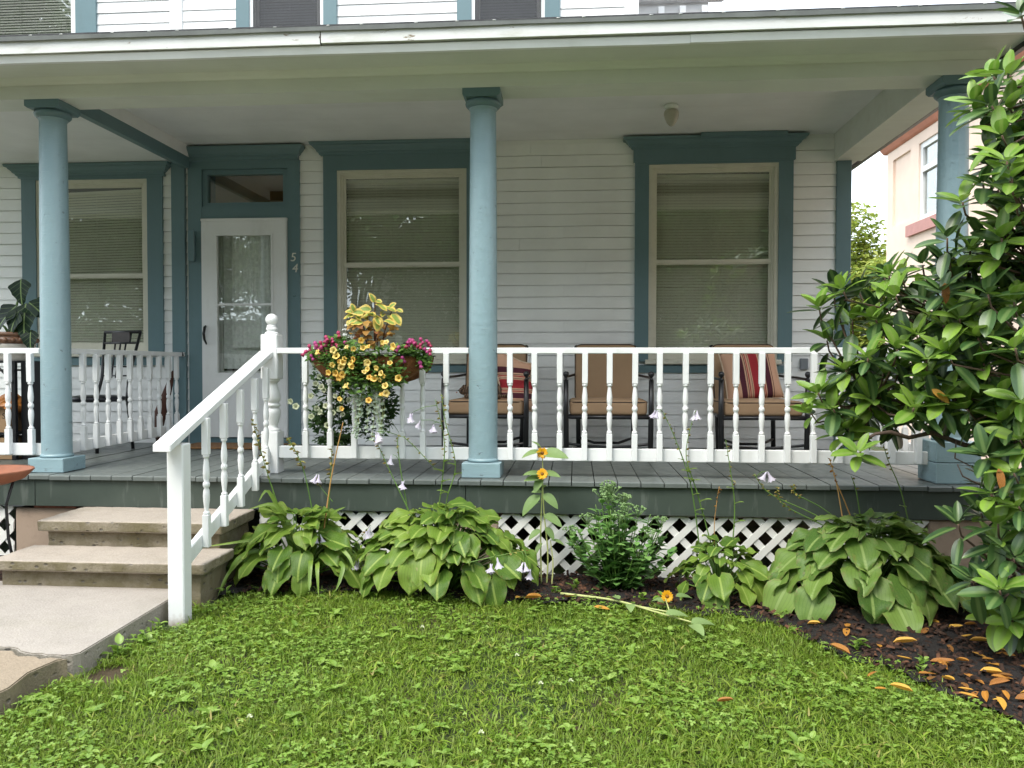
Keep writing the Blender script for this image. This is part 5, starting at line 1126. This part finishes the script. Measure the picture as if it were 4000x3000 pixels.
# ---- planters on the railing
def planter(label, cy, W=.365, D=.135, Dp=.19, hooks=-1):
    p_ = empty('rail_planter', (-.725, cy, .605), label=label, cat='planter'); n = 28; vs = []; rings = 9
    for i in range(rings):
        t = i/(rings-1); s_ = math.sin(t*math.pi/2)**.75; z = Dp*(1-math.cos(t*math.pi/2))
        for k in range(n):
            a = 2*math.pi*k/n; nz = 1+.03*mnoise.noise(Vector((math.cos(a)*3, math.sin(a)*3, z*20))); sq = 1
            vs.append((W*s_*math.copysign(abs(math.cos(a))**.8, math.cos(a))*nz, D*s_*math.copysign(abs(math.sin(a))**.7, math.sin(a))*nz, z))
    MB().add(vs, [(i*n+k, i*n+(k+1) % n, (i+1)*n+(k+1) % n, (i+1)*n+k) for i in range(rings-1) for k in range(n)]+[tuple(range(n))[::-1]], True).obj('coir_liner', 'coir_liner', p_)
    MB().lathe([(.001, 0), (1, .0), (1, .004), (.001, .005)], n).obj('soil', 'pot_soil', p_, Matrix.Translation((0, 0, Dp-.03)) @ Matrix.Diagonal((W*.95, D*.95, 1, 1)))
    m = MB()
    for zt in (1.0, .72): m.tube([(W*1.02*(zt**.3)*math.copysign(abs(math.cos(a))**.8, math.cos(a)), D*1.03*(zt**.3)*math.copysign(abs(math.sin(a))**.7, math.sin(a)), Dp*zt+.004) for a in np.linspace(0, 2*math.pi, 40)], .0035, 5, cap=False)
    for x in (-.26, -.09, .09, .26): m.tube([(x*(math.sin(t)**.6), -D*1.03*math.sin(t)*(1-abs(x)*.6), Dp*(1-math.cos(t))) for t in np.linspace(.15, math.pi/2, 8)], .0035, 5)
    for x in (-.2, .2): m.tube([(x, -hooks*D, Dp), (x, -hooks*D, Dp+.09), (x, -hooks*(D+.06), Dp+.09), (x, -hooks*(D+.06), Dp+.03)], .004, 5)
    m.obj('wire_frame', 'black_metal', p_); return p_
planter('coir-lined wire planter hung on the outside of the porch railing', -.195)
planter('coir-lined wire planter hung on the inside of the porch railing', .165, hooks=1)
def petunia_mesh(mat, R=.024):
    m = MB(); n = 20; vs = []
    for i, (r_, x) in enumerate(((.003, -.032), (.006, -.015), (.4*R, -.004), (.75*R, .004), (R, .002))):
        for k in range(n): q = r_*(1+(.09*math.cos(5*2*math.pi*k/n) if i > 2 else 0)); vs.append((x+(.003*math.sin(5*2*math.pi*k/n+1) if i == 4 else 0), q*math.cos(2*math.pi*k/n), q*math.sin(2*math.pi*k/n)))
    m.add(vs, [(i*n+k, (i+1)*n+k, (i+1)*n+(k+1) % n, i*n+(k+1) % n) for i in range(4) for k in range(n)], True); return m.mesh('flower', mat)
PY, PWh = petunia_mesh('petal_yellow'), petunia_mesh('petal_white', .02)
BT = leaf(ovate, 4, 2, .35, .3)
def blob_leaves(n, f, L, up=.5):
    out = []
    while len(out) < n:
        p = f()
        if p is None: continue
        d = rdir(-.4, .8)+Vector((0, -.5, .1)); out.append(frame(d, (0, -.4, 1), p, L*random.uniform(.6, 1.3), random.uniform(-.6, .6)))
    return out
def plant(name, label, cat, loc): return empty(name, loc, label=label, cat=cat)
c3 = lambda x, y: (1150+x/3.687, 1100+y/3.687)
c4 = lambda x, y: (900+x/2.37, 1100+y/2.37)
pt = plant('petunia', 'yellow petunia spilling over the front of the coir planter', 'petunia', (-.74, -.2, .76)); T0 = Matrix.Translation((.74, .2, -.76))
def in_px(ell, y0, y1):
    def f():
        cx, cy, rx, ry = random.choice(ell); a = random.uniform(0, 6.28); q = math.sqrt(random.random())
        return PX(cx+rx*q*math.cos(a), cy+ry*q*math.sin(a), 'y', random.uniform(y0, y1))
    return f
fy = in_px([(1360, 1400, 120, 60), (1380, 1450, 110, 60), (1460, 1420, 130, 70), (1520, 1470, 70, 45), (1340, 1390, 80, 45), (1430, 1510, 90, 40)], -.40, -.26)
cloud_obj('foliage', 'basket_leaf', BT, [T0 @ M for M in blob_leaves(1500, fy, .038)], pt)
rr = random.Random(8)
for x, y in ((750, 940), (850, 970), (960, 850), (990, 950), (1060, 935), (1270, 880), (1320, 870), (1420, 935), (330, 1015), (560, 990), (600, 1070), (650, 1150), (720, 1110), (700, 1160), (545, 1200), (670, 1230), (810, 1170), (820, 1225), (845, 1120), (1050, 1170), (1375, 1170), (1180, 1245), (1050, 1260), (1005, 1300), (590, 1320), (690, 1340), (640, 1385), (490, 1310), (1245, 1320), (1075, 1375), (1285, 1360), (1500, 1390), (1150, 1395), (1230, 1415), (1305, 1500), (1250, 1620), (1320, 1610), (740, 1500), (650, 1690), (680, 1830), (1070, 1710)):
    a, b_ = c3(x, y); p = T0 @ PX(a, b_, 'y', -.41); link('flower', PY, pt, None, frame((rr.uniform(-.9, .9), -1, rr.uniform(-.3, 1.1)), (0, 0, 1), p, rr.uniform(.62, 1.05)))
sm = MB()
for x, y in ((1305, 1500), (1250, 1620), (650, 1690), (680, 1830), (1070, 1710), (740, 1500)):
    a, b_ = c3(x, y); p = T0 @ PX(a, b_, 'y', -.40); sm.tube([p, (p.x*.8+.0, p.y+.01, p.z*.5), (p.x*.6, -.08, 0)], .002, 4)
sm.obj('stems', 'stem_green', pt)
wp = plant('petunia', 'trailing dark leaved petunia with small pale flowers inside the railing', 'petunia', (-.74, .16, .76)); T1 = Matrix.Translation((.74, -.16, -.76))
fw = in_px([(1290, 1480, 75, 60), (1310, 1570, 90, 90), (1340, 1650, 100, 70), (1400, 1560, 110, 80), (1450, 1640, 80, 80), (1260, 1640, 50, 60), (1510, 1580, 45, 70), (1310, 1720, 80, 20)], .06, .24)
cloud_obj('foliage', 'dark_trail_leaf', BT, [T1 @ M for M in blob_leaves(2600, fw, .038)], wp)
for x, y in ((820, 805), (825, 880), (790, 945), (865, 1005), (970, 1060), (745, 1060), (1095, 1095), (830, 1210), (1040, 1230), (1010, 1180), (800, 1175), (900, 1330), (1215, 1080), (1030, 1110), (950, 1215), (1395, 1260), (770, 755), (840, 975), (555, 1110), (605, 1155), (750, 1250), (880, 1150)):
    a, b_ = c4(x, y); link('flower', PWh, wp, None, frame((rr.uniform(-.5, .5), -1, rr.uniform(-.1, .6)), (0, 0, 1), T1 @ PX(a, b_, 'y', .05), rr.uniform(.8, 1.2)))
sm = MB()
for k in range(22):
    x = rr.uniform(-.33, .08); sm.tube(spline([(x*.7, 0, -.02), (x, -.02, -.12), (x*1.05+rr.uniform(-.05, .05), rr.uniform(-.05, .05), -.3), (x+rr.uniform(-.1, .1), rr.uniform(-.06, .06), -.42-.1*rr.random())], 8), .0018, 4, r=rr.random())
sm.obj('stems', 'stem_green', wp)
sv = plant('silver_dichondra', 'silver trailing plant hanging below the middle of the planter', 'plant', (-.70, -.3, .62)); T2 = Matrix.Translation((.70, .3, -.62))
RND = leaf(lambda u: .06+.46*max(0, math.sin(math.pi*u**.8))**.5 if u < 1 else .1, 4, 2, .2, .2); sm = MB(); Ms = []
for k in range(13):
    x0 = rr.uniform(-.1, .09); L = rr.uniform(.18, .36); q = spline([(x0*.6, .02, .03), (x0, -.05, -.02), (x0+rr.uniform(-.03, .03), -.05+rr.uniform(-.02, .03), -L*.5), (x0+rr.uniform(-.05, .05), -.04, -L)], 12); sm.tube(q, .0012, 4)
    for i in range(2, 13): Ms += [frame(rdir(-.5, .3)+Vector((0, -.4, 0)), (0, -1, .4), q[i], rr.uniform(.014, .022)) for _ in range(3)]
sm.obj('stems', 'stem_pale', sv); cloud_obj('foliage', 'silver_leaf', RND, Ms, sv)
# coleus
co_ = plant('coleus', 'tall coleus with yellow edged leaves rising from the planter', 'coleus', (-.72, -.17, .76)); T3 = Matrix.Translation((.72, .17, -.76))
CL = leaf(lambda u: .02+.33*max(0, math.sin(math.pi*u**.75))**.75 if u < 1 else .01, 8, 6, .45, .2, waves=.035); CM = tplmesh('leaf', CL, 'coleus_leaf'); CLo = tplmesh('leaf', CL, 'coleus_low')
for (x, y), dx, dz, L in (((1150, 300), -.25, 1, .085), ((880, 440), -1, .25, .085), ((860, 430), -.2, 1, .07), ((880, 480), -1, -.1, .10), ((1000, 450), -.8, .1, .10), ((1110, 400), -1, .1, .11), ((1130, 460), -1, -.2, .09), ((990, 590), -1, .05, .10), ((1100, 580), -.8, -.2, .08), ((1200, 500), .15, -1, .13), ((1180, 320), 1, -.35, .12), ((1300, 370), 1, -.15, .12), ((1370, 370), .8, .6, .07), ((1400, 470), .9, -.7, .13), ((1300, 560), 1, -.15, .11), ((1180, 560), .4, -.8, .08), ((1170, 280), .6, .0, .07)):
    a, b_ = c3(x, y); link('leaf', CM, co_, None, frame((dx, -.45, dz), (0, -.7, .8), T3 @ PX(a, b_, 'y', -.19+rr.uniform(-.05, .05)), L*.82, rr.uniform(-.5, .5)))
for k in range(16):
    a, b_ = c3(rr.uniform(800, 1480), rr.uniform(380, 620)); link('leaf', CM, co_, None, frame((rr.uniform(-1, 1), -.5, rr.uniform(-.6, .4)), (0, -.6, 1), T3 @ PX(a, b_, 'y', -.17+rr.uniform(-.07, .05)), rr.uniform(.05, .085), rr.uniform(-.5, .5)))
for k in range(60):
    a, b_ = c3(rr.uniform(850, 1450), rr.uniform(560, 880)); link('leaf', CLo, co_, None, frame((rr.uniform(-1, 1), -.5, rr.uniform(-.7, .2)), (0, -.6, 1), T3 @ PX(a, b_, 'y', -.18+rr.uniform(-.06, .06)), rr.uniform(.035, .07)))
for pxs in (((1160, 1000), (1150, 640), (1165, 300)), ((1060, 980), (1010, 760), (990, 640), (880, 450)), ((1260, 980), (1290, 760), (1360, 540), (1400, 430)), ((1190, 980), (1200, 700), (1230, 480)), ((1080, 960), (1040, 700), (1060, 480)), ((1150, 980), (1180, 760), (1290, 560))):
    q = spline([T3 @ PX(*c3(x, y), 'y', -.17) for x, y in pxs]); MB().tube(q, list(np.linspace(.006, .0025, len(q))), 5).obj('stem', 'stem_dark', co_)
dm_ = plant('dusty_miller', 'silvery white dusty miller sprigs beside the coleus', 'plant', (-.85, -.14, .77)); T4 = Matrix.Translation((.85, .14, -.77)); sm = MB(); Ms = []
for pxs in (((900, 900), (860, 760), (840, 620)), ((890, 880), (820, 800), (700, 770)), ((880, 860), (820, 720), (710, 690)), ((1330, 800), (1430, 700), (1500, 630)), ((870, 780), (800, 660), (740, 630))):
    q = spline([T4 @ PX(*c3(x, y), 'y', -.14) for x, y in pxs], 10); sm.tube(q, .002, 4)
    for i in range(4, 11): Ms += [frame(rdir(-.3, .8), (0, -1, .5), q[i], rr.uniform(.012, .022)) for _ in range(5)]
sm.obj('stems', 'dusty_leaf', dm_); cloud_obj('foliage', 'dusty_leaf', BT, Ms, dm_)
FU = MB(); FU.sphere((0, 0, 0), .011, 8, 6, sc=(1, 1, 1.15)); FU.lathe([(.006, -.012), (.009, -.02), (.012, -.03), (.006, -.028)][::-1], 8); FU = FU.mesh('flower', 'petal_pink')
for lb, ell, fl, xc in (('pink flowered fuchsia at the end of the planter nearest the newel post', [(1270, 1370, 55, 28), (1320, 1340, 50, 25), (1240, 1395, 40, 22)], ((215, 930), (300, 890), (315, 925), (460, 830), (470, 860), (545, 830), (540, 870), (600, 910), (470, 990), (245, 1070), (635, 740), (625, 930), (390, 950), (165, 1010), (455, 800), (340, 1040), (375, 880), (730, 880)), -1.02),
                        ('pink flowered fuchsia at the end of the planter next to the middle column', [(1620, 1370, 55, 26), (1650, 1400, 35, 30), (1580, 1370, 40, 20), (1660, 1425, 20, 25)], ((1660, 840), (1640, 880), (1680, 870), (1740, 890), (1875, 970), (1820, 830), (1940, 890), (1955, 990), (1500, 950), (1815, 910), (1555, 1100), (1810, 1170), (1910, 860), (1700, 850)), -.42)):
    f_ = plant('fuchsia', lb, 'fuchsia', (xc, -.2, .77)); Tf = Matrix.Translation((-xc, .2, -.77))
    cloud_obj('foliage', 'basket_leaf', BT, [Tf @ M for M in blob_leaves(430, in_px(ell, -.33, -.17), .04)], f_)
    for x, y in fl: link('flower', FU, f_, None, Matrix.Translation(Tf @ PX(*c3(x, y), 'y', -.33)) @ Matrix.Rotation(rr.uniform(-.7, .7), 4, 'Y') @ Matrix.Rotation(rr.uniform(-.5, .5), 4, 'X') @ Matrix.Scale(rr.uniform(.9, 1.3), 4))
    sm = MB()
    for k in range(8): x = rr.uniform(-.06, .06); sm.tube([(x*.3, 0, -.03), (x, -.03, .04), (x*1.8, -.08, .06)], .002, 4)
    sm.obj('stems', 'stem_green', f_)
# ================================================================== LAWN
def lawn_points(n, x0=-1.62, x1=3.4, y0=-4.0, y1=-.6):
    X = rng.uniform(x0, x1, n); Y = rng.uniform(y0, y1, n); nz = .05*np.sin(X*19)+.03*np.sin(X*53+1)+rng.normal(0, .035, n)
    wk = np.interp(Y, [-4, -2.1, -1.95, -1.2, -.9], [-1.60, -1.60, -1.545, -1.555, -1.56])+.012
    bare = np.hypot((X+1.42), (Y+1.98)*.8) < .07+.05*rng.random(n)
    m = (Y < edge(X)+nz) & (X > wk+np.abs(rng.normal(0, .015, n))) & ~bare & ~((X > -1.55) & (X < -1.42) & (Y > -1.40) & (Y < -1.25)) & ~((X < -1.42) & (Y > -1.0))
    return X[m], Y[m]
def lowfreq(X, Y, s_, seed): return np.array([mnoise.noise(Vector((x*s_, y*s_, seed))) for x, y in zip(X, Y)])
X, Y = lawn_points(270000); N = len(X); lf = lowfreq(X, Y, 1.8, 3.3); keep = rng.random(N) < np.clip(.8+lf*1.0, .4, 1); X, Y, lf = X[keep], Y[keep], lf[keep]; N = len(X)
far = np.clip((Y+3.2)/2.2, 0, 1)
L = rng.uniform(.022, .052, N)*(1+.35*lowfreq(X, Y, .9, 9)); W = rng.uniform(.0011, .0028, N); az = rng.uniform(0, 2*np.pi, N); lean = np.clip(rng.normal(.75, .3, N), .1, 1.35)
dx, dy = np.cos(az), np.sin(az); px_, py_ = -dy, dx
z0 = np.full(N, GZ-.008); V = np.zeros((N, 7, 3))
for i, (t, w) in enumerate(((0, .8), (.4, 1), (.75, .75))):
    ang = lean*(.35+.9*t); r_ = L*t*np.sin(ang); h = L*t*np.cos(np.minimum(ang, 1.5))
    for s_ in (0, 1):
        sg = 1-2*s_; V[:, i*2+s_, 0] = X+dx*r_+px_*W*w*sg; V[:, i*2+s_, 1] = Y+dy*r_+py_*W*w*sg; V[:, i*2+s_, 2] = z0+h
ang = lean*1.25; V[:, 6, 0] = X+dx*L*np.sin(ang); V[:, 6, 1] = Y+dy*L*np.sin(ang); V[:, 6, 2] = z0+L*np.cos(np.minimum(ang, 1.6))
Fc = np.array([[0, 1, 3], [0, 3, 2], [2, 3, 5], [2, 5, 4], [4, 5, 6]]); Fa = (Fc[None]+(np.arange(N)*7)[:, None, None]).reshape(-1, 3)
dead = rng.random(N) < .05+.12*np.clip(lf*-2, 0, 1)
rn = np.where(dead, .999, .5+.49*np.clip(.45+lf*.5+rng.normal(0, .2, N), 0, .93)); 
props(np_obj('lawn_grass', V.reshape(-1, 3), Fa, 'grass_blade', np.repeat(rn, 7)), 'short mixed lawn grass in front of the flower bed', 'grass', kind='stuff')
# broad crabgrass tufts
Ms = []; CB = leaf(lambda u: .07*(1-u**2.5)+.002, 5, 2, .9, .25); X, Y = lawn_points(9000); g = lowfreq(X, Y, 2.6, 31); sel = rng.random(len(X)) < np.clip(.4+g*1.2, .08, 1)
for x, y in zip(X[sel], Y[sel]):
    for k in range(5):
        a = random.uniform(0, 6.28); e = rad(random.uniform(15, 65)); Ms.append(frame((math.cos(a)*math.cos(e), math.sin(a)*math.cos(e), math.sin(e)), (0, 0, 1), (x, y, GZ+random.uniform(-.01, .012)), random.uniform(.03, .062)))
props(cloud_obj('crabgrass', 'grass_blade', CB, Ms), 'broad bladed crabgrass mixed into the lawn', 'grass', kind='stuff')
# clover and plantain
TR = ([], [], [])
for k in range(3):
    a = k*2.094; n0 = len(TR[0]); t = leaf(lambda u: .05+.38*max(0, math.sin(math.pi*min(1, u*.9))), 3, 2, .1, .25)
    R_ = Matrix.Rotation(a, 3, 'Z')
    for v in t[0]: TR[0].append(tuple(R_ @ Vector(v)))
    TR[1].extend([tuple(i+n0 for i in f) for f in t[1]]); TR[2].extend(t[2])
X, Y = lawn_points(46000); g = lowfreq(X, Y, 2.2, 17); sel = rng.random(len(X)) < np.clip(.26+g*2.2, .03, .85); X, Y = X[sel], Y[sel]
Ms = [Matrix.Translation((x, y, GZ+random.uniform(.012, .05))) @ Matrix.Rotation(random.uniform(0, 6.28), 4, 'Z') @ Matrix.Rotation(random.uniform(-.5, .5), 4, 'X') @ Matrix.Scale(random.uniform(.0065, .0145), 4) for x, y in zip(X, Y)]
props(cloud_obj('clover', 'clover_leaf', TR, Ms), 'patches of clover leaves in the lawn', 'clover', kind='stuff')
X, Y = lawn_points(560); Ms = []
for x, y in zip(X, Y):
    s_ = random.uniform(.02, .05)
    for k in range(random.randint(4, 7)):
        a = k*1.1+random.uniform(-.3, .3); e = rad(random.uniform(8, 45)); Ms.append(frame((math.cos(a)*math.cos(e), math.sin(a)*math.cos(e), math.sin(e)), (0, 0, 1), (x, y, GZ+.012), s_*random.uniform(.7, 1.2)))
props(cloud_obj('plantain_weed', 'clover_leaf', ST, Ms), 'broadleaf plantain weeds scattered in the lawn', 'weeds', kind='stuff')
# weeds along bed edge and slab
for (x, y, s_, lb) in ((-1.5, -1.78, .07, 'leafy weed against the path slab'), (-1.47, -1.6, .06, 'leafy weed against the path slab'), (-1.5, -1.42, .05, 'low weed between the path slab and the stair post'), (.62, -.55, .06, 'leafy weed between the sunflower and the sedum'), (.5, -.62, .05, 'small weed at the foot of the slim sunflower'), (1.12, -.74, .06, 'leafy weed between the sedum and the small hosta'), (1.0, -.7, .05, 'small weed in front of the sedum'), (-.62, -.66, .05, 'small weed between the loose and the dense hosta'), (1.95, -1.42, .06, 'leafy weed on the mulch edge among fallen leaves'), (2.15, -1.66, .06, 'leafy weed on the mulch edge among fallen leaves'), (-1.42, -.8, .05, 'small weed at the corner of the lower step'), (1.72, -.95, .05, 'small weed in front of the broad hosta')):
    o = empty('weed', (x, y, GZ), label=lb, cat='weed', group='small weeds at the lawn edge'); Ms = []
    for k in range(14):
        a = random.uniform(0, 6.28); e = rad(random.uniform(10, 70)); Ms.append(frame((math.cos(a)*math.cos(e), math.sin(a)*math.cos(e), math.sin(e)), (0, 0, 1), (random.uniform(-.02, .02), random.uniform(-.02, .02), random.uniform(0, s_)), s_*random.uniform(.5, 1)))
    cloud_obj('leaves', 'clover_leaf', ST, Ms, o); MB().tube([(0, 0, -.02), (.005, 0, s_)], .002, 4).obj('stem', 'stem_green', o)
# mulch chips
X = rng.uniform(-1.5, 4.2, 26000); Y = rng.uniform(-3.6, -.2, 26000); m_ = Y > edge(X)-.03; X, Y = X[m_], Y[m_]
CH_ = ([(-.5, -.22, 0), (.5, -.16, .05), (.45, .2, .0), (-.48, .17, .08), (-.4, -.15, .22), (.42, -.12, .25), (.4, .12, .2), (-.42, .12, .26)], [(0, 1, 5, 4), (1, 2, 6, 5), (2, 3, 7, 6), (3, 0, 4, 7), (4, 5, 6, 7)], [(0, 0, 0)]*8)
Ms = [Matrix.Translation((x, y, GZ+.012+random.uniform(-.006, .02))) @ Matrix.Rotation(random.uniform(0, 6.28), 4, 'Z') @ Matrix.Rotation(random.uniform(-.7, .7), 4, 'Y') @ Matrix.Scale(random.choice((random.uniform(.008, .025), random.uniform(.02, .05))), 4) for x, y in zip(X, Y)]
props(cloud_obj('mulch', 'mulch_chip', CH_, Ms), 'shredded dark bark mulch covering the bed', 'mulch', kind='stuff')
X = rng.uniform(-4, -2.7, 2500); Y = rng.uniform(-1.1, -.2, 2500)
props(cloud_obj('mulch', 'mulch_chip', CH_, [Matrix.Translation((x, y, GZ+.02)) @ Matrix.Rotation(random.uniform(0, 6.28), 4, 'Z') @ Matrix.Scale(random.uniform(.01, .035), 4) for x, y in zip(X, Y)]), 'bark mulch left of the concrete steps', 'mulch', kind='stuff')
# fallen rhododendron leaves, each its own thing
DT = [leaf(oblong, 6, 4, d, f, seed=i) for i, (d, f) in enumerate(((-.35, 1.3), (.2, .2), (-.3, .55)))]; DM = [tplmesh('fallen_leaf', t, 'dry_leaf') for t in DT]
c5 = lambda x, y: (3000+x/2.212, 2200+y/2.212)
lst = [c5(x, y) for x, y in ((1125, 500), (1480, 515), (1545, 550), (1690, 530), (1260, 650), (1325, 610), (1080, 685), (970, 725), (1640, 645), (1740, 665), (1870, 680), (1980, 730), (1600, 770), (1760, 765), (1570, 860), (1625, 830), (1355, 850), (1400, 845), (1550, 920), (1690, 950), (1890, 945), (1830, 930), (2030, 890), (1955, 830), (1500, 985), (1690, 1030), (1640, 1075), (1910, 1055), (1800, 1105), (1820, 1160), (1890, 1200), (2040, 1210), (2135, 1170), (2040, 1270), (2140, 800), (2120, 1000), (2080, 1180), (1300, 950), (1245, 830), (710, 810), (940, 965), (1025, 1115), (1250, 1140), (1390, 1040), (2190, 880), (2180, 1120), (680, 560), (140, 390), (340, 520), (650, 545), (2000, 500), (2100, 560), (1950, 420), (1780, 400), (1850, 340))]
lst += [(2320, 2380), (2030, 2330), (2050, 2345), (2975, 2290), (3050, 2340), (2800, 2755), (3480, 1838), (2200, 2330)]
for i, (a, b_) in enumerate(lst):
    p = PX(a, b_, 'z', GZ+.03); onl = p.y < edge(p.x)-.02
    o = link('fallen_leaf', DM[i % 3], None, None, Matrix.Translation((p.x, p.y, GZ+(.045 if onl else .03))) @ Matrix.Rotation(random.uniform(0, 6.28), 4, 'Z') @ Matrix.Rotation(random.uniform(-.35, .35), 4, 'X') @ Matrix.Scale(random.uniform(.055, .105), 4))
    ln = ('fallen orange leaf rolled lengthwise', 'flat fallen orange leaf', 'fallen orange leaf folded along its midrib')[i % 3]
    props(o, ln+(' lying on the grass' if onl else ' lying on the dark mulch'), 'leaf', 'fallen leaves on the lawn' if onl else 'fallen leaves on the mulch')
WC = MB()
for k in range(22): WC.put(POD, frame(rdir(-.2, 1), (0, 0, 1), (0, 0, .05), .012), random.random())
WC = WC.mesh('bloom', 'petal_white')
for a, b_ in ((2113, 2670), (1880, 2862), (975, 2800), (2230, 2660), (1650, 2450), (2020, 2560)):
    p = PX(a, b_, 'z', GZ+.05); o = empty('clover_flower', (p.x, p.y, GZ), label='white clover blossom standing in the lawn', cat='clover', group='white clover blossoms'); link('bloom', WC, o); MB().tube([(0, 0, 0), (0, 0, .05)], .001, 4).obj('stem', 'stem_green', o)
# ================================================================== BACKGROUND TREES
def tree(name, label, loc, Rc, Hc, trunk_h, n, leafL, mat, seed, group=None, copies=()):
    rr = random.Random(seed); t = empty(name, loc, label=label, cat='tree', group=group); tm = MB()
    tm.tube([(0, 0, -.1), (.05, 0, trunk_h*.5), (-.05, .05, trunk_h), (0, 0, trunk_h+Hc*.5)], [Rc*.06, Rc*.05, Rc*.04, Rc*.012], 8); cl = []
    for k in range(42):
        d = rdir(-.75, 1); q = rr.random()**.45; c = Vector((d.x*Rc*q*.85, d.y*Rc*q*.85, trunk_h+Hc*.5+d.z*Hc*.5*q)); cl.append((c, Rc*rr.uniform(.2, .36)))
        if k % 2: tm.tube([(0, 0, trunk_h*rr.uniform(.7, 1)), (c.x*.5, c.y*.5, trunk_h+(c.z-trunk_h)*.45), c], [Rc*.025, Rc*.015, Rc*.004], 5)
    tm.obj('trunk', 'bark', t); Ms = []
    for i in range(n):
        c, r_ = rr.choice(cl); d = rdir(); p = c+d*r_*rr.random()**.4; Ms.append(frame(rdir(-.6, .6), (rr.uniform(-.5, .5), rr.uniform(-.5, .5), 1), p, leafL*rr.uniform(.6, 1.3)))
    cr_ = cloud_obj('crown', mat, (CR[0], CR[1], CR[2]), Ms, t); return t
CR = leaf(ovate, 2, 2, .3, .3); random.seed(12); rng = np.random.default_rng(12)
tree('leafy_tree', 'yellow green tree beyond the porch end, between the two houses', (8.5, 16, GZ), 2.5, 4.9, .2, 34000, .17, 'tree_leaf_yellow', 5)
TG = 'street trees across the road'
t0 = tree('street_tree', 'big green street tree across the road', (-9, -25, GZ), 5.6, 11, 1.3, 20000, .38, 'tree_leaf_green', 6, TG)
for x, y, a, s_ in ((0, -27, 1, 1.05), (6.5, -25, 2.2, .95), (14, -28, 3.3, 1.15), (-18, -27, 4.2, 1.1), (23, -27, 5.1, 1), (-26, -28, .4, 1.75), (3, -33, 2.8, 1.2), (10, -34, 4.5, 1.2)):
    c = copy_tree(t0); c.location = (x, y, GZ); c.rotation_euler = (0, 0, a); c.scale = (s_, s_, s_)
oh = empty('opposite_house', (-4.4, -30, GZ), label='white gabled house across the road behind the street trees', cat='house')
MB().box(-4, 4, -4, 4, 0, 6).obj('wall', 'siding_paint', oh); MB().prism([(-4.4, 6), (4.4, 6), (0, 9)], 'y', -4.4, 4.4).obj('roof', 'shingle', oh)
for x in (-2.6, 0, 2.6):
    for z in (1.2, 4): w = ring(MB(), x-.55, x+.55, z, z+1.5, .1, 4.0, 4.06).obj('window', 'white_paint', oh); MB().box(x-.45, x+.45, 4.005, 4.02, z+.1, z+1.4).obj('pane', 'window_glass', w)

hd = empty('filler_hedge', (0, -26, GZ), label='unseen green leaf wall added across the road to cover sky in window reflections', cat='filler_hedge')  # unseen, added to fill bright sky gaps in the window reflections
MB().rbox(-45, 30, -.5, .5, 0, 3.3, .1).obj('branches', 'bark', hd)
rr = random.Random(77); cloud_obj('leaves', 'tree_leaf_green', CR, [frame(rdir(-.6, .6), (0, .6, 1), (rr.uniform(-45, 30), rr.choice((.5, .55, .62, .7)), rr.uniform(0, 3.9)), rr.uniform(.16, .4)) for _ in range(36000)], hd)
